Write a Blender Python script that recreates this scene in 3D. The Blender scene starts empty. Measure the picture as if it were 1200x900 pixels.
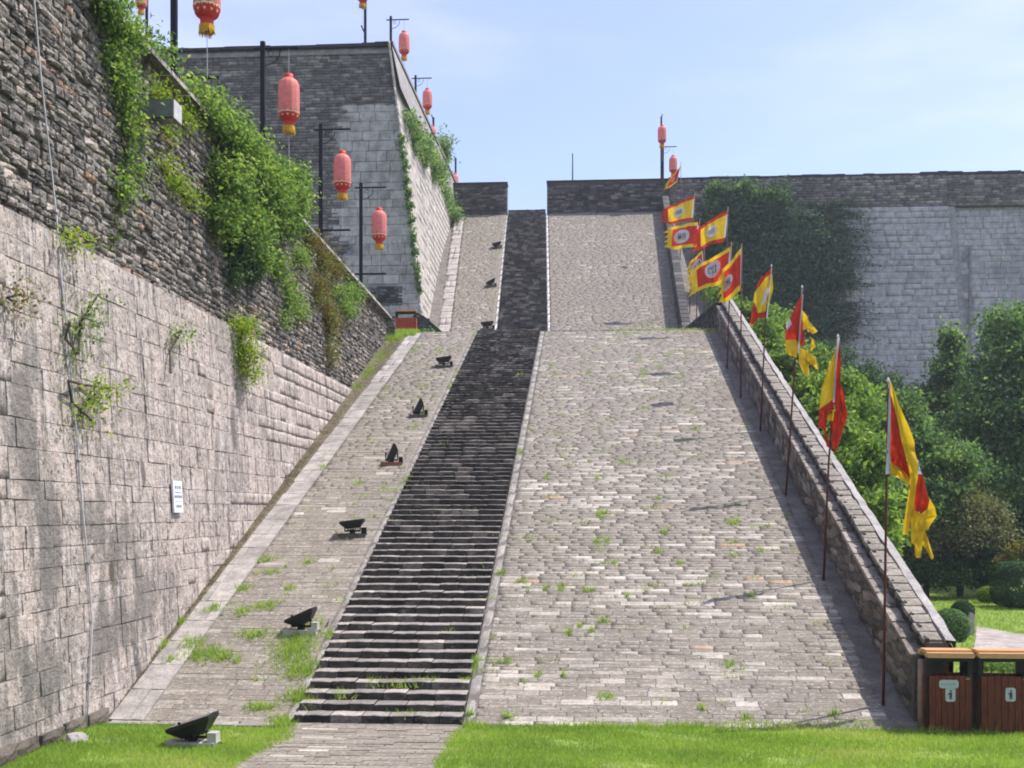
import bpy, math, random
import numpy as np
from mathutils import Vector, Matrix
random.seed(7)
R = np.random.default_rng(11)
SC = bpy.context.scene
COL = SC.collection

# ------------------------------------------------------------------ camera
F = 1300.0; H = 2.9                      # focal length in photo pixels, eye height in metres
PSI = math.atan(85 / F)
CP, SP = math.cos(PSI), math.sin(PSI)
cam = bpy.data.cameras.new('camera'); cam_o = bpy.data.objects.new('camera', cam); COL.objects.link(cam_o)
cam.sensor_width = 36; cam.lens = 36 * F / 1200; cam.shift_y = 150 / 1200
cam.clip_start = 0.1; cam.clip_end = 6000
cam_o.location = (0, 0, H); cam_o.rotation_euler = (math.radians(90), 0, PSI)
SC.camera = cam_o

# ------------------------------------------------------------------ light
SUNV = Vector((0.54, 0.20, 1.0)).normalized()
ELEV = math.asin(SUNV.z); AZ = math.atan2(SUNV.x, SUNV.y)
sun = bpy.data.lights.new('sun', 'SUN'); sun.energy = 4.3; sun.angle = math.radians(0.5); sun.color = (1.0, 0.955, 0.89)
sun_o = bpy.data.objects.new('sun', sun); COL.objects.link(sun_o)
sun_o.rotation_euler = SUNV.to_track_quat('Z', 'Y').to_euler(); sun_o.location = (30, 10, 60)
W = bpy.data.worlds.new('World'); SC.world = W; W.use_nodes = True
wn, wl = W.node_tree.nodes, W.node_tree.links
wn.clear()
wo = wn.new('ShaderNodeOutputWorld'); bg = wn.new('ShaderNodeBackground'); sky = wn.new('ShaderNodeTexSky')
sky.sky_type = 'NISHITA'; sky.sun_disc = False; sky.sun_elevation = ELEV; sky.sun_rotation = AZ
sky.air_density = 1.0; sky.dust_density = 1.2; sky.ozone_density = 1.3; sky.altitude = 50
bg.inputs[1].default_value = 0.15
tc = wn.new('ShaderNodeTexCoord'); mp = wn.new('ShaderNodeMapping'); mp.inputs['Scale'].default_value = (1.3, 1.3, 5.5)
mp.inputs['Rotation'].default_value = (0.1, 0.25, 0.5)
cn = wn.new('ShaderNodeTexNoise'); cn.inputs['Scale'].default_value = 2.0; cn.inputs['Detail'].default_value = 7; cn.inputs['Roughness'].default_value = 0.5
cr = wn.new('ShaderNodeMapRange'); cr.inputs['From Min'].default_value = 0.35; cr.inputs['From Max'].default_value = 0.75
cr.inputs['To Min'].default_value = 0.16; cr.inputs['To Max'].default_value = 0.58; cr.interpolation_type = 'SMOOTHSTEP'
mx = wn.new('ShaderNodeMix'); mx.data_type = 'RGBA'; mx.inputs['B'].default_value = (5.1, 5.35, 7.0, 1)
wl.new(tc.outputs['Generated'], mp.inputs['Vector']); wl.new(mp.outputs[0], cn.inputs['Vector'])
wl.new(cn.outputs['Fac'], cr.inputs['Value']); wl.new(cr.outputs['Result'], mx.inputs['Factor'])
wt = wn.new('ShaderNodeMix'); wt.data_type = 'RGBA'; wt.blend_type = 'MULTIPLY'; wt.inputs['Factor'].default_value = 1; wt.inputs['B'].default_value = (0.99, 0.965, 1.03, 1)
wl.new(sky.outputs[0], mx.inputs['A']); wl.new(mx.outputs['Result'], wt.inputs['A']); wl.new(wt.outputs['Result'], bg.inputs[0]); wl.new(bg.outputs[0], wo.inputs[0])
SC.view_settings.view_transform = 'Standard'; SC.view_settings.look = 'None'
SC.cycles.filter_width = 1.9
SC.view_settings.exposure = 0.57; SC.view_settings.gamma = 1.0

# ------------------------------------------------------------------ measuring helpers
def ray(px, py):
    a = (px - 600) / F; b = (600 - py) / F
    return (-SP + a * CP, CP + a * SP, b)
def on_plane(px, py, n, d):
    r = ray(px, py)
    t = (d - n[2] * H) / (n[0] * r[0] + n[1] * r[1] + n[2] * r[2])
    return Vector((t * r[0], t * r[1], H + t * r[2]))
def at_depth(px, py, Y): return on_plane(px, py, (0, 1, 0), Y)
S1, Y1, ZL, YL = 0.3646, 15.1, 9.73, 41.78       # lower ramp: slope, foot, landing level, landing edge
S2, Y2, YT = 0.561, 48.1, 69.0                   # upper ramp
ZT = ZL + S2 * (YT - Y2)
def on_ramp(px, py): return on_plane(px, py, (0, -S1, 1), -S1 * Y1)
def on_upper(px, py): return on_plane(px, py, (0, -S2, 1), ZL - S2 * Y2)
def on_ground(px, py): return on_plane(px, py, (0, 0, 1), 0)
def rz(Y):                                       # ramp level at Y
    if Y < Y1: return 0.0
    if Y < YL: return S1 * (Y - Y1)
    if Y < Y2: return ZL
    return ZL + S2 * (min(Y, YT) - Y2)
def wall_x(z): return -6.66 - 0.055 * z          # battered left wall
def project(p):
    dx, dy, dz = p[..., 0], p[..., 1], p[..., 2] - H
    dep = -SP * dx + CP * dy
    rgt = CP * dx + SP * dy
    dep = np.where(dep < 0.05, 0.05, dep)
    return 600 + F * rgt / dep, 600 - F * dz / dep, dep

# ------------------------------------------------------------------ object helpers
def thing(name, label, cat, loc=(0, 0, 0), group=None):
    o = bpy.data.objects.new(name, None); COL.objects.link(o); o.location = loc
    o.empty_display_size = 0.2; o['label'] = label; o['category'] = cat
    if group: o['group'] = group
    return o
def mesh_obj(name, verts, faces, mat, parent=None, smooth=False, tint=None, origin=None):
    me = bpy.data.meshes.new(name)
    v = np.asarray(verts, dtype=np.float32).reshape(-1, 3)
    if origin is not None: v = v - np.asarray(origin, dtype=np.float32)
    if isinstance(faces, np.ndarray):
        nf, k = faces.shape
        me.vertices.add(len(v)); me.vertices.foreach_set('co', v.ravel())
        me.loops.add(nf * k); me.loops.foreach_set('vertex_index', faces.astype(np.int32).ravel())
        me.polygons.add(nf)
        me.polygons.foreach_set('loop_start', np.arange(0, nf * k, k, dtype=np.int32))
        me.update(calc_edges=True)
    else:
        me.from_pydata([tuple(map(float, q)) for q in v], [], faces); me.update()
    if mat is not None:
        for m in (mat if isinstance(mat, (list, tuple)) else [mat]): me.materials.append(m)
    if smooth: me.polygons.foreach_set('use_smooth', np.ones(len(me.polygons), dtype=bool))
    if tint is not None:
        a = me.color_attributes.new('tint', 'FLOAT_COLOR', 'POINT')
        t = np.ones((len(v), 4), dtype=np.float32); t[:, :3] = tint
        a.data.foreach_set('color', t.ravel())
    o = bpy.data.objects.new(name, me); COL.objects.link(o)
    if origin is not None: o.location = origin
    if parent is not None: o.parent = parent
    return o
def tag(o, label, cat, group=None):
    o['label'] = label; o['category'] = cat
    if group: o['group'] = group
    return o
def structure(o): o['kind'] = 'structure'; return o
def stuff(o): o['kind'] = 'stuff'; return o

class MB:                                        # a small mesh collector
    def __init__(s): s.v = []; s.f = []
    def box(s, a, b):
        (x0, y0, z0), (x1, y1, z1) = a, b; n = len(s.v)
        s.v += [(x0,y0,z0),(x1,y0,z0),(x1,y1,z0),(x0,y1,z0),(x0,y0,z1),(x1,y0,z1),(x1,y1,z1),(x0,y1,z1)]
        s.f += [tuple(n + i for i in q) for q in ((0,3,2,1),(4,5,6,7),(0,1,5,4),(1,2,6,5),(2,3,7,6),(3,0,4,7))]
        return s
    def tube(s, pts, rad, k=8, cap=True):
        pts = [Vector(p) for p in pts]; n0 = len(s.v); m = len(pts)
        rad = rad if isinstance(rad, (list, tuple)) else [rad] * m
        for i, p in enumerate(pts):
            d = (pts[min(i + 1, m - 1)] - pts[max(i - 1, 0)]).normalized()
            a = d.cross(Vector((0, 1, 0)) if abs(d.y) < 0.9 else Vector((1, 0, 0))).normalized(); b = d.cross(a)
            for j in range(k):
                t = 2 * math.pi * j / k; s.v.append(tuple(p + (a * math.cos(t) + b * math.sin(t)) * rad[i]))
        for i in range(m - 1):
            for j in range(k):
                a0 = n0 + i * k + j; a1 = n0 + i * k + (j + 1) % k
                s.f.append((a0, a1, a1 + k, a0 + k))
        if cap:
            s.f.append(tuple(n0 + j for j in range(k))[::-1]); s.f.append(tuple(n0 + (m - 1) * k + j for j in range(k)))
        return s
    def lathe(s, prof, k=16, c=(0, 0, 0)):
        n0 = len(s.v); m = len(prof)
        for r, z in prof:
            for j in range(k):
                t = 2 * math.pi * j / k; s.v.append((c[0] + r * math.cos(t), c[1] + r * math.sin(t), c[2] + z))
        for i in range(m - 1):
            for j in range(k):
                a0 = n0 + i * k + j; a1 = n0 + i * k + (j + 1) % k
                s.f.append((a0, a1, a1 + k, a0 + k))
        return s
    def prism(s, poly, axis, lo, hi):            # polygon in the two other axes, extruded
        n0 = len(s.v); k = len(poly)
        for h in (lo, hi):
            for a, b in poly:
                s.v.append({'x': (h, a, b), 'y': (a, h, b), 'z': (a, b, h)}[axis])
        s.f.append(tuple(n0 + i for i in range(k))); s.f.append(tuple(n0 + k + i for i in range(k))[::-1])
        for i in range(k):
            j = (i + 1) % k; s.f.append((n0 + i, n0 + k + i, n0 + k + j, n0 + j))
        return s
    def quadgrid(s, fn, nu, nv):
        n0 = len(s.v)
        for i in range(nu + 1):
            for j in range(nv + 1): s.v.append(tuple(fn(i / nu, j / nv)))
        for i in range(nu):
            for j in range(nv):
                a = n0 + i * (nv + 1) + j; s.f.append((a, a + nv + 1, a + nv + 2, a + 1))
        return s
    def build(s, name, mat, parent=None, smooth=False):
        return mesh_obj(name, s.v, s.f, mat, parent, smooth)

# ------------------------------------------------------------------ materials
def newmat(name):
    m = bpy.data.materials.new(name); m.use_nodes = True
    n = m.node_tree.nodes; n.clear()
    o = n.new('ShaderNodeOutputMaterial'); b = n.new('ShaderNodeBsdfPrincipled')
    m.node_tree.links.new(b.outputs[0], o.inputs[0])
    b.inputs['Roughness'].default_value = 0.85
    b.inputs['Specular IOR Level'].default_value = 0.25
    return m, n, m.node_tree.links, b, o
def ramp_node(n, stops, interp='LINEAR'):
    r = n.new('ShaderNodeValToRGB'); r.color_ramp.interpolation = interp
    e = r.color_ramp.elements
    while len(e) < len(stops): e.new(0.5)
    for i, (p, c) in enumerate(stops): e[i].position = p; e[i].color = (*c, 1)
    return r
def noise(n, l, vec, scale, detail=5, rough=0.6, stretch=None):
    t = n.new('ShaderNodeTexNoise'); t.inputs['Scale'].default_value = scale
    t.inputs['Detail'].default_value = detail; t.inputs['Roughness'].default_value = rough
    if stretch:
        m = n.new('ShaderNodeMapping'); m.inputs['Scale'].default_value = stretch
        l.new(vec, m.inputs['Vector']); vec = m.outputs[0]
    l.new(vec, t.inputs['Vector']); return t
def maprange(n, l, v, a, b, c, d):
    r = n.new('ShaderNodeMapRange'); r.interpolation_type = 'SMOOTHSTEP'
    for k, x in zip(('From Min', 'From Max', 'To Min', 'To Max'), (a, b, c, d)): r.inputs[k].default_value = x
    l.new(v, r.inputs['Value']); return r.outputs['Result']
def mixc(n, l, fac, a, b, mode='MIX'):
    m = n.new('ShaderNodeMix'); m.data_type = 'RGBA'; m.blend_type = mode
    for k, x in (('Factor', fac), ('A', a), ('B', b)):
        if isinstance(x, bpy.types.NodeSocket): l.new(x, m.inputs[k])
        elif k == 'Factor': m.inputs[k].default_value = x
        else: m.inputs[k].default_value = (*x, 1)
    return m.outputs['Result']
def stone(name, palette, src='attr', mottle=(0.72, 1.2), mscale=3.0, stains=(), bump=0.5, bscale=18, rough=0.9, blots=(), bdist=0.03):
    """palette: ramp stops over the piece's own tint; stains: (colour, scale, stretch, lo, hi, amount)"""
    m, n, l, b, o = newmat(name)
    g = n.new('ShaderNodeNewGeometry'); pos = g.outputs['Position']
    if src == 'attr': a = n.new('ShaderNodeAttribute'); a.attribute_name = 'tint'; col = a.outputs['Color']
    elif src == 'obj': a = n.new('ShaderNodeObjectInfo'); col = a.outputs['Color']
    else: col = None
    r = ramp_node(n, palette)
    if col is not None:
        s = n.new('ShaderNodeSeparateColor'); l.new(col, s.inputs[0]); l.new(s.outputs[0], r.inputs[0])
    else:
        t0 = noise(n, l, pos, 1.1, 8, 0.7); l.new(maprange(n, l, t0.outputs['Fac'], 0.25, 0.75, 0, 1), r.inputs[0])
    c = r.outputs[0]
    t1 = noise(n, l, pos, mscale, 6, 0.62); c = mixc(n, l, 1.0, c, maprange(n, l, t1.outputs['Fac'], 0.3, 0.7, mottle[0], mottle[1]), 'MULTIPLY')
    t2 = noise(n, l, pos, 26, 4, 0.7); c = mixc(n, l, 1.0, c, maprange(n, l, t2.outputs['Fac'], 0.28, 0.72, 0.74, 1.2), 'MULTIPLY')
    for i, (sc, scale, stretch, lo, hi, amt) in enumerate(stains):
        t = noise(n, l, pos, scale, 6, 0.65, stretch)
        c = mixc(n, l, maprange(n, l, t.outputs['Fac'], lo, hi, 0, amt), c, sc)
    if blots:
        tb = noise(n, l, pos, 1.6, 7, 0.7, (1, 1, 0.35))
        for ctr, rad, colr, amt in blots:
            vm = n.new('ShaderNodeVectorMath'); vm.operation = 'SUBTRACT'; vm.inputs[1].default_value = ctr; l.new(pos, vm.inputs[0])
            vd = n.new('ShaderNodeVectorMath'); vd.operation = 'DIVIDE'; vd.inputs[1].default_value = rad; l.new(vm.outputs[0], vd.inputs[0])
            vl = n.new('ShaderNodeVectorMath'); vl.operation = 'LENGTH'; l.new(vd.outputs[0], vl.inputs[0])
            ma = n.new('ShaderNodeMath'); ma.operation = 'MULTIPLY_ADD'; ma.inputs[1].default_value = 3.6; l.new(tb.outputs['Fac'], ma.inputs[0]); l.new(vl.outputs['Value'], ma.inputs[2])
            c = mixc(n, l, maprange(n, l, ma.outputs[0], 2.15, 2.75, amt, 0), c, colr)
    l.new(c, b.inputs['Base Color']); b.inputs['Roughness'].default_value = rough
    bt = noise(n, l, pos, bscale, 6, 0.7); bp = n.new('ShaderNodeBump')
    bp.inputs['Strength'].default_value = bump; bp.inputs['Distance'].default_value = bdist
    l.new(bt.outputs['Fac'], bp.inputs['Height']); l.new(bp.outputs[0], b.inputs['Normal'])
    return m
def pair(name, **k): return stone(name + '_piece', src='obj', **k), stone(name, src='attr', **k)
def paint(name, col, rough=0.6, metal=0.0, var=0.15, scale=9, spec=0.3, bump=0.1, stretch=None, trans=0.0):
    m, n, l, b, o = newmat(name)
    tcn = n.new('ShaderNodeTexCoord'); v = tcn.outputs['Object']
    t = noise(n, l, v, scale, 5, 0.6, stretch)
    c = mixc(n, l, 1.0, col, maprange(n, l, t.outputs['Fac'], 0.3, 0.7, 1 - var, 1 + var), 'MULTIPLY')
    l.new(c, b.inputs['Base Color']); b.inputs['Roughness'].default_value = rough
    b.inputs['Metallic'].default_value = metal; b.inputs['Specular IOR Level'].default_value = spec
    if bump:
        bp = n.new('ShaderNodeBump'); bp.inputs['Strength'].default_value = bump; bp.inputs['Distance'].default_value = 0.01
        l.new(t.outputs['Fac'], bp.inputs['Height']); l.new(bp.outputs[0], b.inputs['Normal'])
    if trans:
        tr = n.new('ShaderNodeBsdfTranslucent'); l.new(c, tr.inputs['Color'])
        ms = n.new('ShaderNodeMixShader'); ms.inputs[0].default_value = trans
        l.new(b.outputs[0], ms.inputs[1]); l.new(tr.outputs[0], ms.inputs[2]); l.new(ms.outputs[0], o.inputs[0])
    return m
def leafmat(name, stops, trans=0.35):
    m, n, l, b, o = newmat(name)
    a = n.new('ShaderNodeAttribute'); a.attribute_name = 'tint'
    s = n.new('ShaderNodeSeparateColor'); l.new(a.outputs['Color'], s.inputs[0])
    r = ramp_node(n, stops); l.new(s.outputs[0], r.inputs[0])
    l.new(r.outputs[0], b.inputs['Base Color']); b.inputs['Roughness'].default_value = 0.8; b.inputs['Specular IOR Level'].default_value = 0.12
    tr = n.new('ShaderNodeBsdfTranslucent'); l.new(mixc(n, l, 1.0, r.outputs[0], (1.25, 1.35, 0.6), 'MULTIPLY'), tr.inputs['Color'])
    ms = n.new('ShaderNodeMixShader'); ms.inputs[0].default_value = trans
    l.new(b.outputs[0], ms.inputs[1]); l.new(tr.outputs[0], ms.inputs[2]); l.new(ms.outputs[0], o.inputs[0])
    return m

UP = (1, 1, 0.16)
def on_left0(px, py):
    p = on_plane(px, py, (1, 0, 0.055), -6.66); return (p.x, p.y, p.z)
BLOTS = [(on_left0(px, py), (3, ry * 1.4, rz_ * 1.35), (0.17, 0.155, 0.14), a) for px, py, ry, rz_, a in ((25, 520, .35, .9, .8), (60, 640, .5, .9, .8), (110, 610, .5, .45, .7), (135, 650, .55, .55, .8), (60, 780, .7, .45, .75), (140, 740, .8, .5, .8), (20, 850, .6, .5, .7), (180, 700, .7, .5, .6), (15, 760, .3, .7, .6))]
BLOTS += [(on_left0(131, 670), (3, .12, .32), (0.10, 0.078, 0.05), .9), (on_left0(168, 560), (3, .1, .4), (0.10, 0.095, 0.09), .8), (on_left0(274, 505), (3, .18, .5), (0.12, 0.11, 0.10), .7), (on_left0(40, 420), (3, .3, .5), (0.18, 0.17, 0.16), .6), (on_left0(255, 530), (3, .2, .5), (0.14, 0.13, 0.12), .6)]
ASH = pair('pale_ashlar', palette=[(0, (0.38, 0.32, 0.28)), (0.3, (0.46, 0.39, 0.345)), (0.7, (0.52, 0.435, 0.385)), (1, (0.57, 0.47, 0.41))],
    mottle=(0.74, 1.16), stains=[((0.23, 0.21, 0.195), 0.45, (1, 1, 0.5), 0.50, 0.66, 0.55), ((0.20, 0.18, 0.16), 6, (1, 1, 0.09), 0.51, 0.63, 0.7), ((0.60, 0.55, 0.52), 7, (1, 1, 0.12), 0.54, 0.64, 0.8), ((0.10, 0.093, 0.086), 2.6, (1, 1, 0.15), 0.58, 0.66, 0.75),
    ((0.62, 0.53, 0.49), 10, (1, 1, 0.7), 0.54, 0.61, 0.65), ((0.10, 0.085, 0.07), 13, (1, 1, 0.6), 0.57, 0.63, 0.85), ((0.30, 0.19, 0.12), 5, (1, 1, 0.6), 0.66, 0.72, 0.4)], bump=1.0, bscale=7, bdist=0.08, blots=BLOTS)
BLKW = pair('warm_pale_block', palette=[(0, (0.34, 0.31, 0.28)), (0.4, (0.46, 0.42, 0.38)), (0.8, (0.51, 0.465, 0.42)), (1, (0.54, 0.475, 0.40))],
    stains=[((0.20, 0.185, 0.165), 1.0, (1, 1, 0.2), 0.52, 0.66, 0.55), ((0.52, 0.48, 0.44), 5, (1, 1, 0.3), 0.56, 0.64, 0.5), ((0.13, 0.12, 0.11), 5, (1, 1, 0.6), 0.60, 0.66, 0.6)], bump=0.4)
AJOINT = stone('ashlar_joint', [(0, (0.19, 0.17, 0.155)), (1, (0.33, 0.29, 0.265))], 'none', bump=0.8)
RUB = pair('weathered_grey_brick', palette=[(0, (0.09, 0.082, 0.075)), (0.35, (0.19, 0.17, 0.152)), (0.7, (0.30, 0.262, 0.228)), (0.9, (0.52, 0.44, 0.38)), (1, (0.34, 0.20, 0.13))],
    mottle=(0.55, 1.35), stains=[((0.07, 0.065, 0.06), 1.4, (1, 1, 0.3), 0.55, 0.70, 0.6), ((0.34, 0.24, 0.17), 2.2, (1, 1, 1), 0.58, 0.68, 0.55), ((0.52, 0.46, 0.41), 10, (1, 1, 1), 0.55, 0.62, 0.75), ((0.03, 0.028, 0.026), 9, (1, 1, 1), 0.54, 0.60, 0.9), ((0.035, 0.033, 0.03), 22, (1, 1, 1), 0.55, 0.61, 0.75)], bump=1.0, bscale=9, bdist=0.07)  # near-black stains paint the shade of eroded holes into the brick colour
RAMPM = pair('ramp_brick', palette=[(0, (0.190, 0.164, 0.134)), (0.45, (0.222, 0.193, 0.158)), (0.8, (0.244, 0.212, 0.174)), (0.86, (0.30, 0.264, 0.22)), (0.97, (0.50, 0.45, 0.39)), (1, (0.38, 0.25, 0.165))],
    mottle=(0.86, 1.12), stains=[((0.175, 0.155, 0.132), 0.35, (1, 1, 1), 0.5, 0.66, 0.5), ((0.16, 0.142, 0.12), 3.4, (0.16, 3, 3), 0.52, 0.64, 0.5), ((0.44, 0.40, 0.355), 3.8, (0.2, 3, 3), 0.57, 0.66, 0.55), ((0.50, 0.455, 0.41), 26, (0.5, 1, 1), 0.56, 0.62, 0.6), ((0.12, 0.105, 0.09), 28, (0.5, 1, 1), 0.56, 0.62, 0.55), ((0.20, 0.20, 0.11), 1.9, (0.6, 1, 1), 0.64, 0.75, 0.4)], bump=0.15, bscale=26)
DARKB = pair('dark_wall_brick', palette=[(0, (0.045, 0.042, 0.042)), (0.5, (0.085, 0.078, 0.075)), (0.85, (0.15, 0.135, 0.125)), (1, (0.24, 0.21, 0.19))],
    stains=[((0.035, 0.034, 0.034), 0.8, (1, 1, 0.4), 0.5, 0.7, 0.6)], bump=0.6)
GREYB = pair('grey_wall_brick', palette=[(0, (0.10, 0.088, 0.082)), (0.5, (0.235, 0.205, 0.185)), (0.85, (0.40, 0.345, 0.295)), (1, (0.54, 0.47, 0.40))],
    stains=[((0.08, 0.077, 0.075), 0.5, (1, 1, 0.6), 0.5, 0.68, 0.65), ((0.38, 0.35, 0.32), 3, (1, 1, 1), 0.6, 0.70, 0.5), ((0.06, 0.058, 0.058), 4, (1, 1, 1), 0.6, 0.68, 0.6)], bump=0.6)
BLK = pair('pale_wall_block', palette=[(0, (0.38, 0.355, 0.35)), (0.4, (0.47, 0.44, 0.43)), (0.8, (0.51, 0.48, 0.465)), (1, (0.55, 0.48, 0.43))],
    stains=[((0.17, 0.16, 0.15), 1.0, (1, 1, 0.2), 0.55, 0.7, 0.5), ((0.27, 0.26, 0.26), 0.25, (1, 1, 1), 0.45, 0.65, 0.4)], bump=0.4)
WKERB = pair('whitish_kerb', palette=[(0, (0.42, 0.40, 0.37)), (1, (0.58, 0.55, 0.51))], stains=[((0.3, 0.28, 0.26), 2, (1, 1, 1), 0.58, 0.72, 0.5)], bump=0.3)
SLAB = pair('pale_slab', palette=[(0, (0.27, 0.245, 0.225)), (0.5, (0.33, 0.30, 0.275)), (1, (0.40, 0.36, 0.33))],
    stains=[((0.18, 0.17, 0.15), 2, (1, 1, 1), 0.55, 0.72, 0.5)], bump=0.35)
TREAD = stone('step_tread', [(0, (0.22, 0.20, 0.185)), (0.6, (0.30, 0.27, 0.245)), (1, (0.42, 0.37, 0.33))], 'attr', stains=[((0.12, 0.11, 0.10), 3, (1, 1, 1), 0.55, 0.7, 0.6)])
RISER = stone('mouldy_shaded_riser', [(0, (0.036, 0.032, 0.028)), (0.7, (0.080, 0.071, 0.062)), (1, (0.20, 0.175, 0.15))], 'attr', mottle=(.6, 1.4), stains=[((0.20, 0.18, 0.165), 9, (0.45, 1, 1), 0.58, 0.68, 0.7), ((0.016, 0.016, 0.015), 5, (0.6, 1, 1), 0.5, 0.62, 0.7)])  # mould plus the shade of the riser faces, both put into this colour
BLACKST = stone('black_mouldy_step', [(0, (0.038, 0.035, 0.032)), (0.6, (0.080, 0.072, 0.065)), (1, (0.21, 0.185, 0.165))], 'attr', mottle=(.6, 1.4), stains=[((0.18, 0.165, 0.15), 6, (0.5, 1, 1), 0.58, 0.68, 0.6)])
JOINT = stone('earthy_joint', [(0, (0.07, 0.062, 0.05)), (1, (0.15, 0.135, 0.115))], 'none', bump=0.8)
RJOINT = stone('mortar_joint', [(0, (0.15, 0.133, 0.117)), (1, (0.22, 0.197, 0.175))], 'none', bump=0.8)
PJOINT = stone('pale_joint', [(0, (0.28, 0.26, 0.255)), (1, (0.38, 0.355, 0.345))], 'none', bump=0.6)
EARTH = stone('soil', [(0, (0.10, 0.085, 0.06)), (1, (0.18, 0.15, 0.11))], 'none', bump=0.8)
TURF = stone('turf', [(0, (0.16, 0.19, 0.06)), (0.5, (0.20, 0.29, 0.055)), (1, (0.27, 0.35, 0.08))], 'none', stains=[((0.24, 0.19, 0.12), 1.7, (1, 1, 1), 0.58, 0.70, 0.8)], mottle=(0.75, 1.2), bump=0.9, bscale=40)
FOREST = stone('ground_cover', [(0, (0.03, 0.06, 0.015)), (1, (0.07, 0.12, 0.03))], 'none', bump=1.0)
GARDENPATH = stone('garden_path', [(0, (0.30, 0.26, 0.24)), (1, (0.42, 0.36, 0.33))], 'none', bump=0.2)
LAV = pair('parapet_stone', palette=[(0, (0.10, 0.085, 0.07)), (0.5, (0.20, 0.165, 0.135)), (1, (0.36, 0.31, 0.27))],
    stains=[((0.04, 0.037, 0.033), 2.5, (1, 1, 0.3), 0.5, 0.68, 0.75), ((0.30, 0.19, 0.09), 3, (1, 1, 0.3), 0.62, 0.74, 0.5)], bump=1.0, bscale=12)
CONC = stone('pale_concrete', [(0, (0.28, 0.26, 0.245)), (1, (0.42, 0.39, 0.365))], 'none', stains=[((0.17, 0.155, 0.14), 3, (1, 1, 1), 0.52, 0.66, 0.7)], bump=0.3)
L_BRIGHT = leafmat('bright_leaf', [(0, (0.065, 0.12, 0.04)), (0.45, (0.17, 0.27, 0.07)), (0.8, (0.28, 0.39, 0.10)), (1, (0.42, 0.46, 0.12))], 0.42)
L_MID = leafmat('mid_leaf', [(0, (0.055, 0.10, 0.055)), (0.5, (0.14, 0.235, 0.105)), (1, (0.32, 0.42, 0.16))], 0.42)
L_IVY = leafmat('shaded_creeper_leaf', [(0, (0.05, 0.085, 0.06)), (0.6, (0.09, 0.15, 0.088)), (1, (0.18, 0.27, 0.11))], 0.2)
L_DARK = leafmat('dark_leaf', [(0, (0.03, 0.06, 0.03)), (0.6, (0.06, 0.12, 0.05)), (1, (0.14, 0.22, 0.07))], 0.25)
L_RUST = leafmat('rusty_vine_leaf', [(0, (0.09, 0.06, 0.03)), (0.35, (0.22, 0.13, 0.06)), (0.6, (0.14, 0.19, 0.03)), (1, (0.24, 0.30, 0.05))])
L_YEL = leafmat('yellow_green_leaf', [(0, (0.12, 0.2, 0.02)), (0.6, (0.24, 0.33, 0.03)), (1, (0.4, 0.42, 0.05))])
L_GREY = leafmat('grey_brown_leaf', [(0, (0.07, 0.085, 0.045)), (0.5, (0.19, 0.19, 0.095)), (1, (0.34, 0.31, 0.17))], 0.25)
GRASS = leafmat('grass_blade', [(0, (0.19, 0.28, 0.06)), (0.45, (0.27, 0.39, 0.075)), (0.8, (0.37, 0.47, 0.11)), (1, (0.52, 0.49, 0.22))], 0.45)
BARK = stone('bark', [(0, (0.05, 0.04, 0.03)), (1, (0.13, 0.11, 0.085))], 'none', bump=0.9)
BLACKM = paint('black_iron', (0.008, 0.008, 0.009), 0.6, 0.0, spec=0.2)
BLACKP = paint('black_floodlight_paint', (0.010, 0.010, 0.011), 0.5, 0.0, spec=0.4)
GLASS = paint('floodlight_glass', (0.03, 0.035, 0.04), 0.12, spec=0.6, bump=0)
CEM = paint('cement_foot', (0.42, 0.40, 0.37), 0.9, bump=0.4)
REDC = paint('red_lantern_cloth', (0.78, 0.27, 0.235), 0.6, trans=0.35, var=0.1)
REDD = paint('deep_red_lantern_rim', (0.60, 0.035, 0.02), 0.55, trans=0.15)
CREAM = paint('cream_trim', (0.75, 0.62, 0.40), 0.7)
GOLD = paint('golden_fringe', (0.72, 0.42, 0.03), 0.7, trans=0.2)
FRED = paint('red_flag_cloth', (0.56, 0.035, 0.012), 0.7, trans=0.45, var=0.12)
FYEL = paint('yellow_flag_cloth', (0.82, 0.53, 0.02), 0.7, trans=0.45, var=0.1)
FWHT = paint('white_flag_cloth', (0.75, 0.75, 0.78), 0.7, trans=0.35, var=0.06)
FINK = paint('black_flag_ink', (0.03, 0.03, 0.05), 0.8, var=0.05)
POLER = paint('red_brown_pole', (0.10, 0.022, 0.016), 0.5)
WOODR = paint('red_stained_board', (0.115, 0.019, 0.006), 0.45, var=0.6, scale=6, stretch=(7, 1, 0.8), bump=0.4, spec=0.4)
WOODD = paint('dark_bin_frame', (0.016, 0.011, 0.009), 0.5, var=0.3)
WOODY = paint('tan_roof_board', (0.56, 0.31, 0.14), 0.6, var=0.12, stretch=(1, 8, 8))
WOODP = paint('worn_pink_post', (0.30, 0.19, 0.155), 0.8, var=0.2)
PLAQ = paint('green_grey_plaque', (0.42, 0.47, 0.43), 0.5, var=0.08)
INK = paint('dark_print', (0.03, 0.04, 0.05), 0.7)
SIGNW = paint('white_sign_plate', (0.72, 0.74, 0.80), 0.45, var=0.05)
GREYINK = paint('grey_sign_print', (0.20, 0.22, 0.27), 0.7, var=0.1)
CABLE = paint('pale_grey_cable', (0.46, 0.45, 0.45), 0.6)
FIXT = paint('grey_metal_box', (0.17, 0.18, 0.18), 0.5, 0.2, spec=0.4)
REDBIN = paint('bright_red_board', (0.36, 0.045, 0.012), 0.5, var=0.25)

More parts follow.
